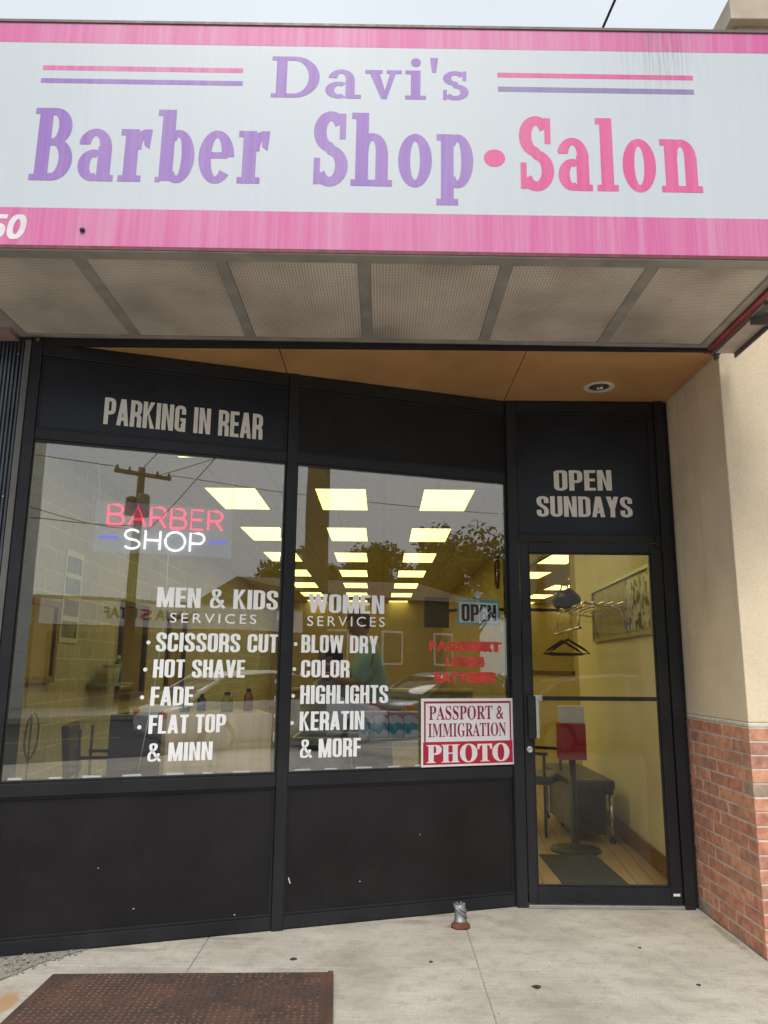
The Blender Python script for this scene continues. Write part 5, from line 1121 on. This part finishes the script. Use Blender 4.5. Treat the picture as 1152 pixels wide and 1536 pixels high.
# trees
def tree(x, y, hh, rad, n, label):
    t = thing('tree', (x, y, -.1), label, 'tree', 'trees across the street')
    mb = MB(); mb.tube([(x, y, -.1), (x+.1, y, hh*.3), (x+.05, y+.1, hh*.62)], [.28, .22, .10], 10)
    for k in range(7):
        a = k*.9; z0 = hh*(.28+.05*k); mb.tube([(x+.06, y, z0), (x+math.cos(a)*rad*.4, y+math.sin(a)*rad*.4, z0+hh*.14), (x+math.cos(a)*rad*.75, y+math.sin(a)*rad*.75, z0+hh*.2)], [.09, .06, .025], 6)
    mb.build('trunk', pole_wood, t)
    mb = MB(); cl = []
    for k in range(26):
        a, e = rng.uniform(0, 6.28), rng.uniform(-.7, 1.0); q = rng.uniform(.35, 1.0)
        cl.append((x+math.cos(a)*rad*q*math.cos(e), y+math.sin(a)*rad*q*math.cos(e), hh*.66+hh*.32*q*math.sin(e), rng.uniform(.22, .42)*rad, rng.choice((0, 0, 1, 1, 2))))
    for i in range(n):
        c = rng.choice(cl); u = Vector((rng.gauss(0, 1), rng.gauss(0, 1), rng.gauss(0, 1))).normalized()*c[3]*rng.uniform(.6, 1.08)
        p = Vector(c[:3])+u; a = Vector((rng.gauss(0, 1), rng.gauss(0, 1), rng.gauss(0, .7))).normalized(); b = a.cross(u).normalized(); s = rng.uniform(.15, .30)
        f = mb.bm.faces.new([mb.bm.verts.new(p+a*s), mb.bm.verts.new(p+b*s*.5), mb.bm.verts.new(p-a*s), mb.bm.verts.new(p-b*s*.5)]); f.material_index = c[4]
    mb.build('crown', leaf_ms, t, recalc=False)
for x, y, hh, rad, lb in ((22.5, -34, 8.6, 3.0, 'leafy tree just beyond the brown gabled roof'), (26.5, -33, 9.8, 3.4, 'tallest leafy tree of the middle trees across the street'), (31, -34, 8.4, 3.2, 'rounded leafy tree right of the tallest one'), (36.5, -33, 12.0, 4.2, 'high leafy tree at the far right of the row'), (43, -34, 11, 4.5, 'broad leafy tree at the end of the street')):
    tree(x, y, hh, rad, 6000, lb)
# cars
def car(loc, label, body_m, h_=1.42):
    t = thing('parked_car', loc, label, 'car', 'cars parked at the kerb', False)
    glassm = MAT('tinted car glass', (.02, .024, .028), .06); tyre = MAT('tyre rubber', (.02, .02, .02), .85); rim = MAT('alloy rim', (.45, .45, .46), .3, .8)
    k = h_/1.42
    st_ = [(-2.25, .62, .42, .66), (-2.15, .78, .30, .80), (-1.6, .86, .24, .92), (-.9, .89, .22, .94), (0, .90, .22, .94), (.9, .89, .22, .92), (1.5, .87, .24, .86), (2.05, .80, .30, .76), (2.25, .64, .40, .62)]
    mb = MB(); rings = []
    for x, hw, z0, z1 in st_:
        P = [(-hw*.85, z0), (-hw, z0+.12), (-hw*1.0, (z0+z1)/2+.05), (-hw*.95, z1-.05), (-hw*.80, z1), (hw*.80, z1), (hw*.95, z1-.05), (hw, (z0+z1)/2+.05), (hw, z0+.12), (hw*.85, z0)]
        rings.append([mb.bm.verts.new((x, y, z*k)) for y, z in P])
    for A, B in zip(rings, rings[1:]):
        for i in range(10): f = mb.bm.faces.new((A[i], A[(i+1) % 10], B[(i+1) % 10], B[i])); f.smooth = True
    mb.bm.faces.new(rings[0]); mb.bm.faces.new(rings[-1][::-1]); mb.build('body', body_m, t)
    def loft(rows, name, m):
        mb = MB(); rg = [[mb.bm.verts.new((x, y, z*k)) for y, z in P] for x, P in rows]; n = len(rg[0])
        for A, B in zip(rg, rg[1:]):
            for i in range(n): f = mb.bm.faces.new((A[i], A[(i+1) % n], B[(i+1) % n], B[i])); f.smooth = True
        mb.bm.faces.new(rg[0]); mb.bm.faces.new(rg[-1][::-1]); return mb.build(name, m, t)
    def sec(hb, ht, z0, z1): return [(-hb, z0), (-ht, z1-.04), (-ht*.85, z1), (ht*.85, z1), (ht, z1-.04), (hb, z0)]
    loft([(-1.95, sec(.66, .60, .84, .90)), (-1.15, sec(.78, .62, .88, 1.34)), (-.3, sec(.79, .64, .88, 1.385)), (.25, sec(.78, .63, .88, 1.36)), (1.25, sec(.68, .62, .84, .90))], 'window_band', glassm)
    loft([(-1.32, sec(.60, .55, 1.27, 1.31)), (-.9, sec(.645, .61, 1.34, 1.395)), (-.3, sec(.66, .62, 1.36, 1.42)), (.15, sec(.65, .61, 1.34, 1.40)), (.38, sec(.61, .55, 1.28, 1.325))], 'roof', body_m)
    for sy in (-1, 1):
        mb = MB()
        for xa, za, xb, zb_ in ((-1.95, .86, -1.2, 1.33), (-.15, .90, -.12, 1.38), (1.25, .86, .3, 1.36)): mb.tube([(xa, sy*.74, za*k), (xb, sy*.635, zb_*k)], .035, 8)
        mb.build('pillar', body_m, t)
        for xx in (-1.38, 1.42):
            wv = MB().lathe([(.24, -.10), (.32, -.09), (.33, -.04), (.33, .04), (.32, .09), (.24, .10)], (0, 0, 0), 24, 0, Matrix.Translation((xx, sy*.80, .33)) @ Matrix.Rotation(R(90), 4, 'X')).build('wheel', tyre, t)
            MB().lathe([(.235, -.101), (.235, .101), (.05, .108)], (0, 0, 0), 20, 0, Matrix.Translation((xx, sy*.80, .33)) @ Matrix.Rotation(R(90), 4, 'X')).build('rim', rim, wv)
        MB().box(2.08, 2.235, sy*.60-.13, sy*.60+.13, .60*k, .69*k, 0, .03).build('headlight', chrome, t); MB().box(-2.235, -2.10, sy*.60-.12, sy*.60+.12, .66*k, .76*k, 0, .03).build('tail_light', vinyl_red, t)
        for xx in (-.45, .55): MB().box(xx, xx+.16, sy*.905-.012, sy*.905+.012, .80*k, .825*k, 0, .006).build('door_handle', body_m, t)
    return t
car((4.35, -4.75, -.16), 'white car parked at the kerb, mirrored in the door glass', MAT('white car paint', (.70, .70, .69), .25, 0, .05, 3))
car((9.5, -4.85, -.16), 'dark blue grey car parked at the kerb, mirrored low in the right window', MAT('blue grey car paint', (.10, .11, .15), .25, .3, .08, 3))
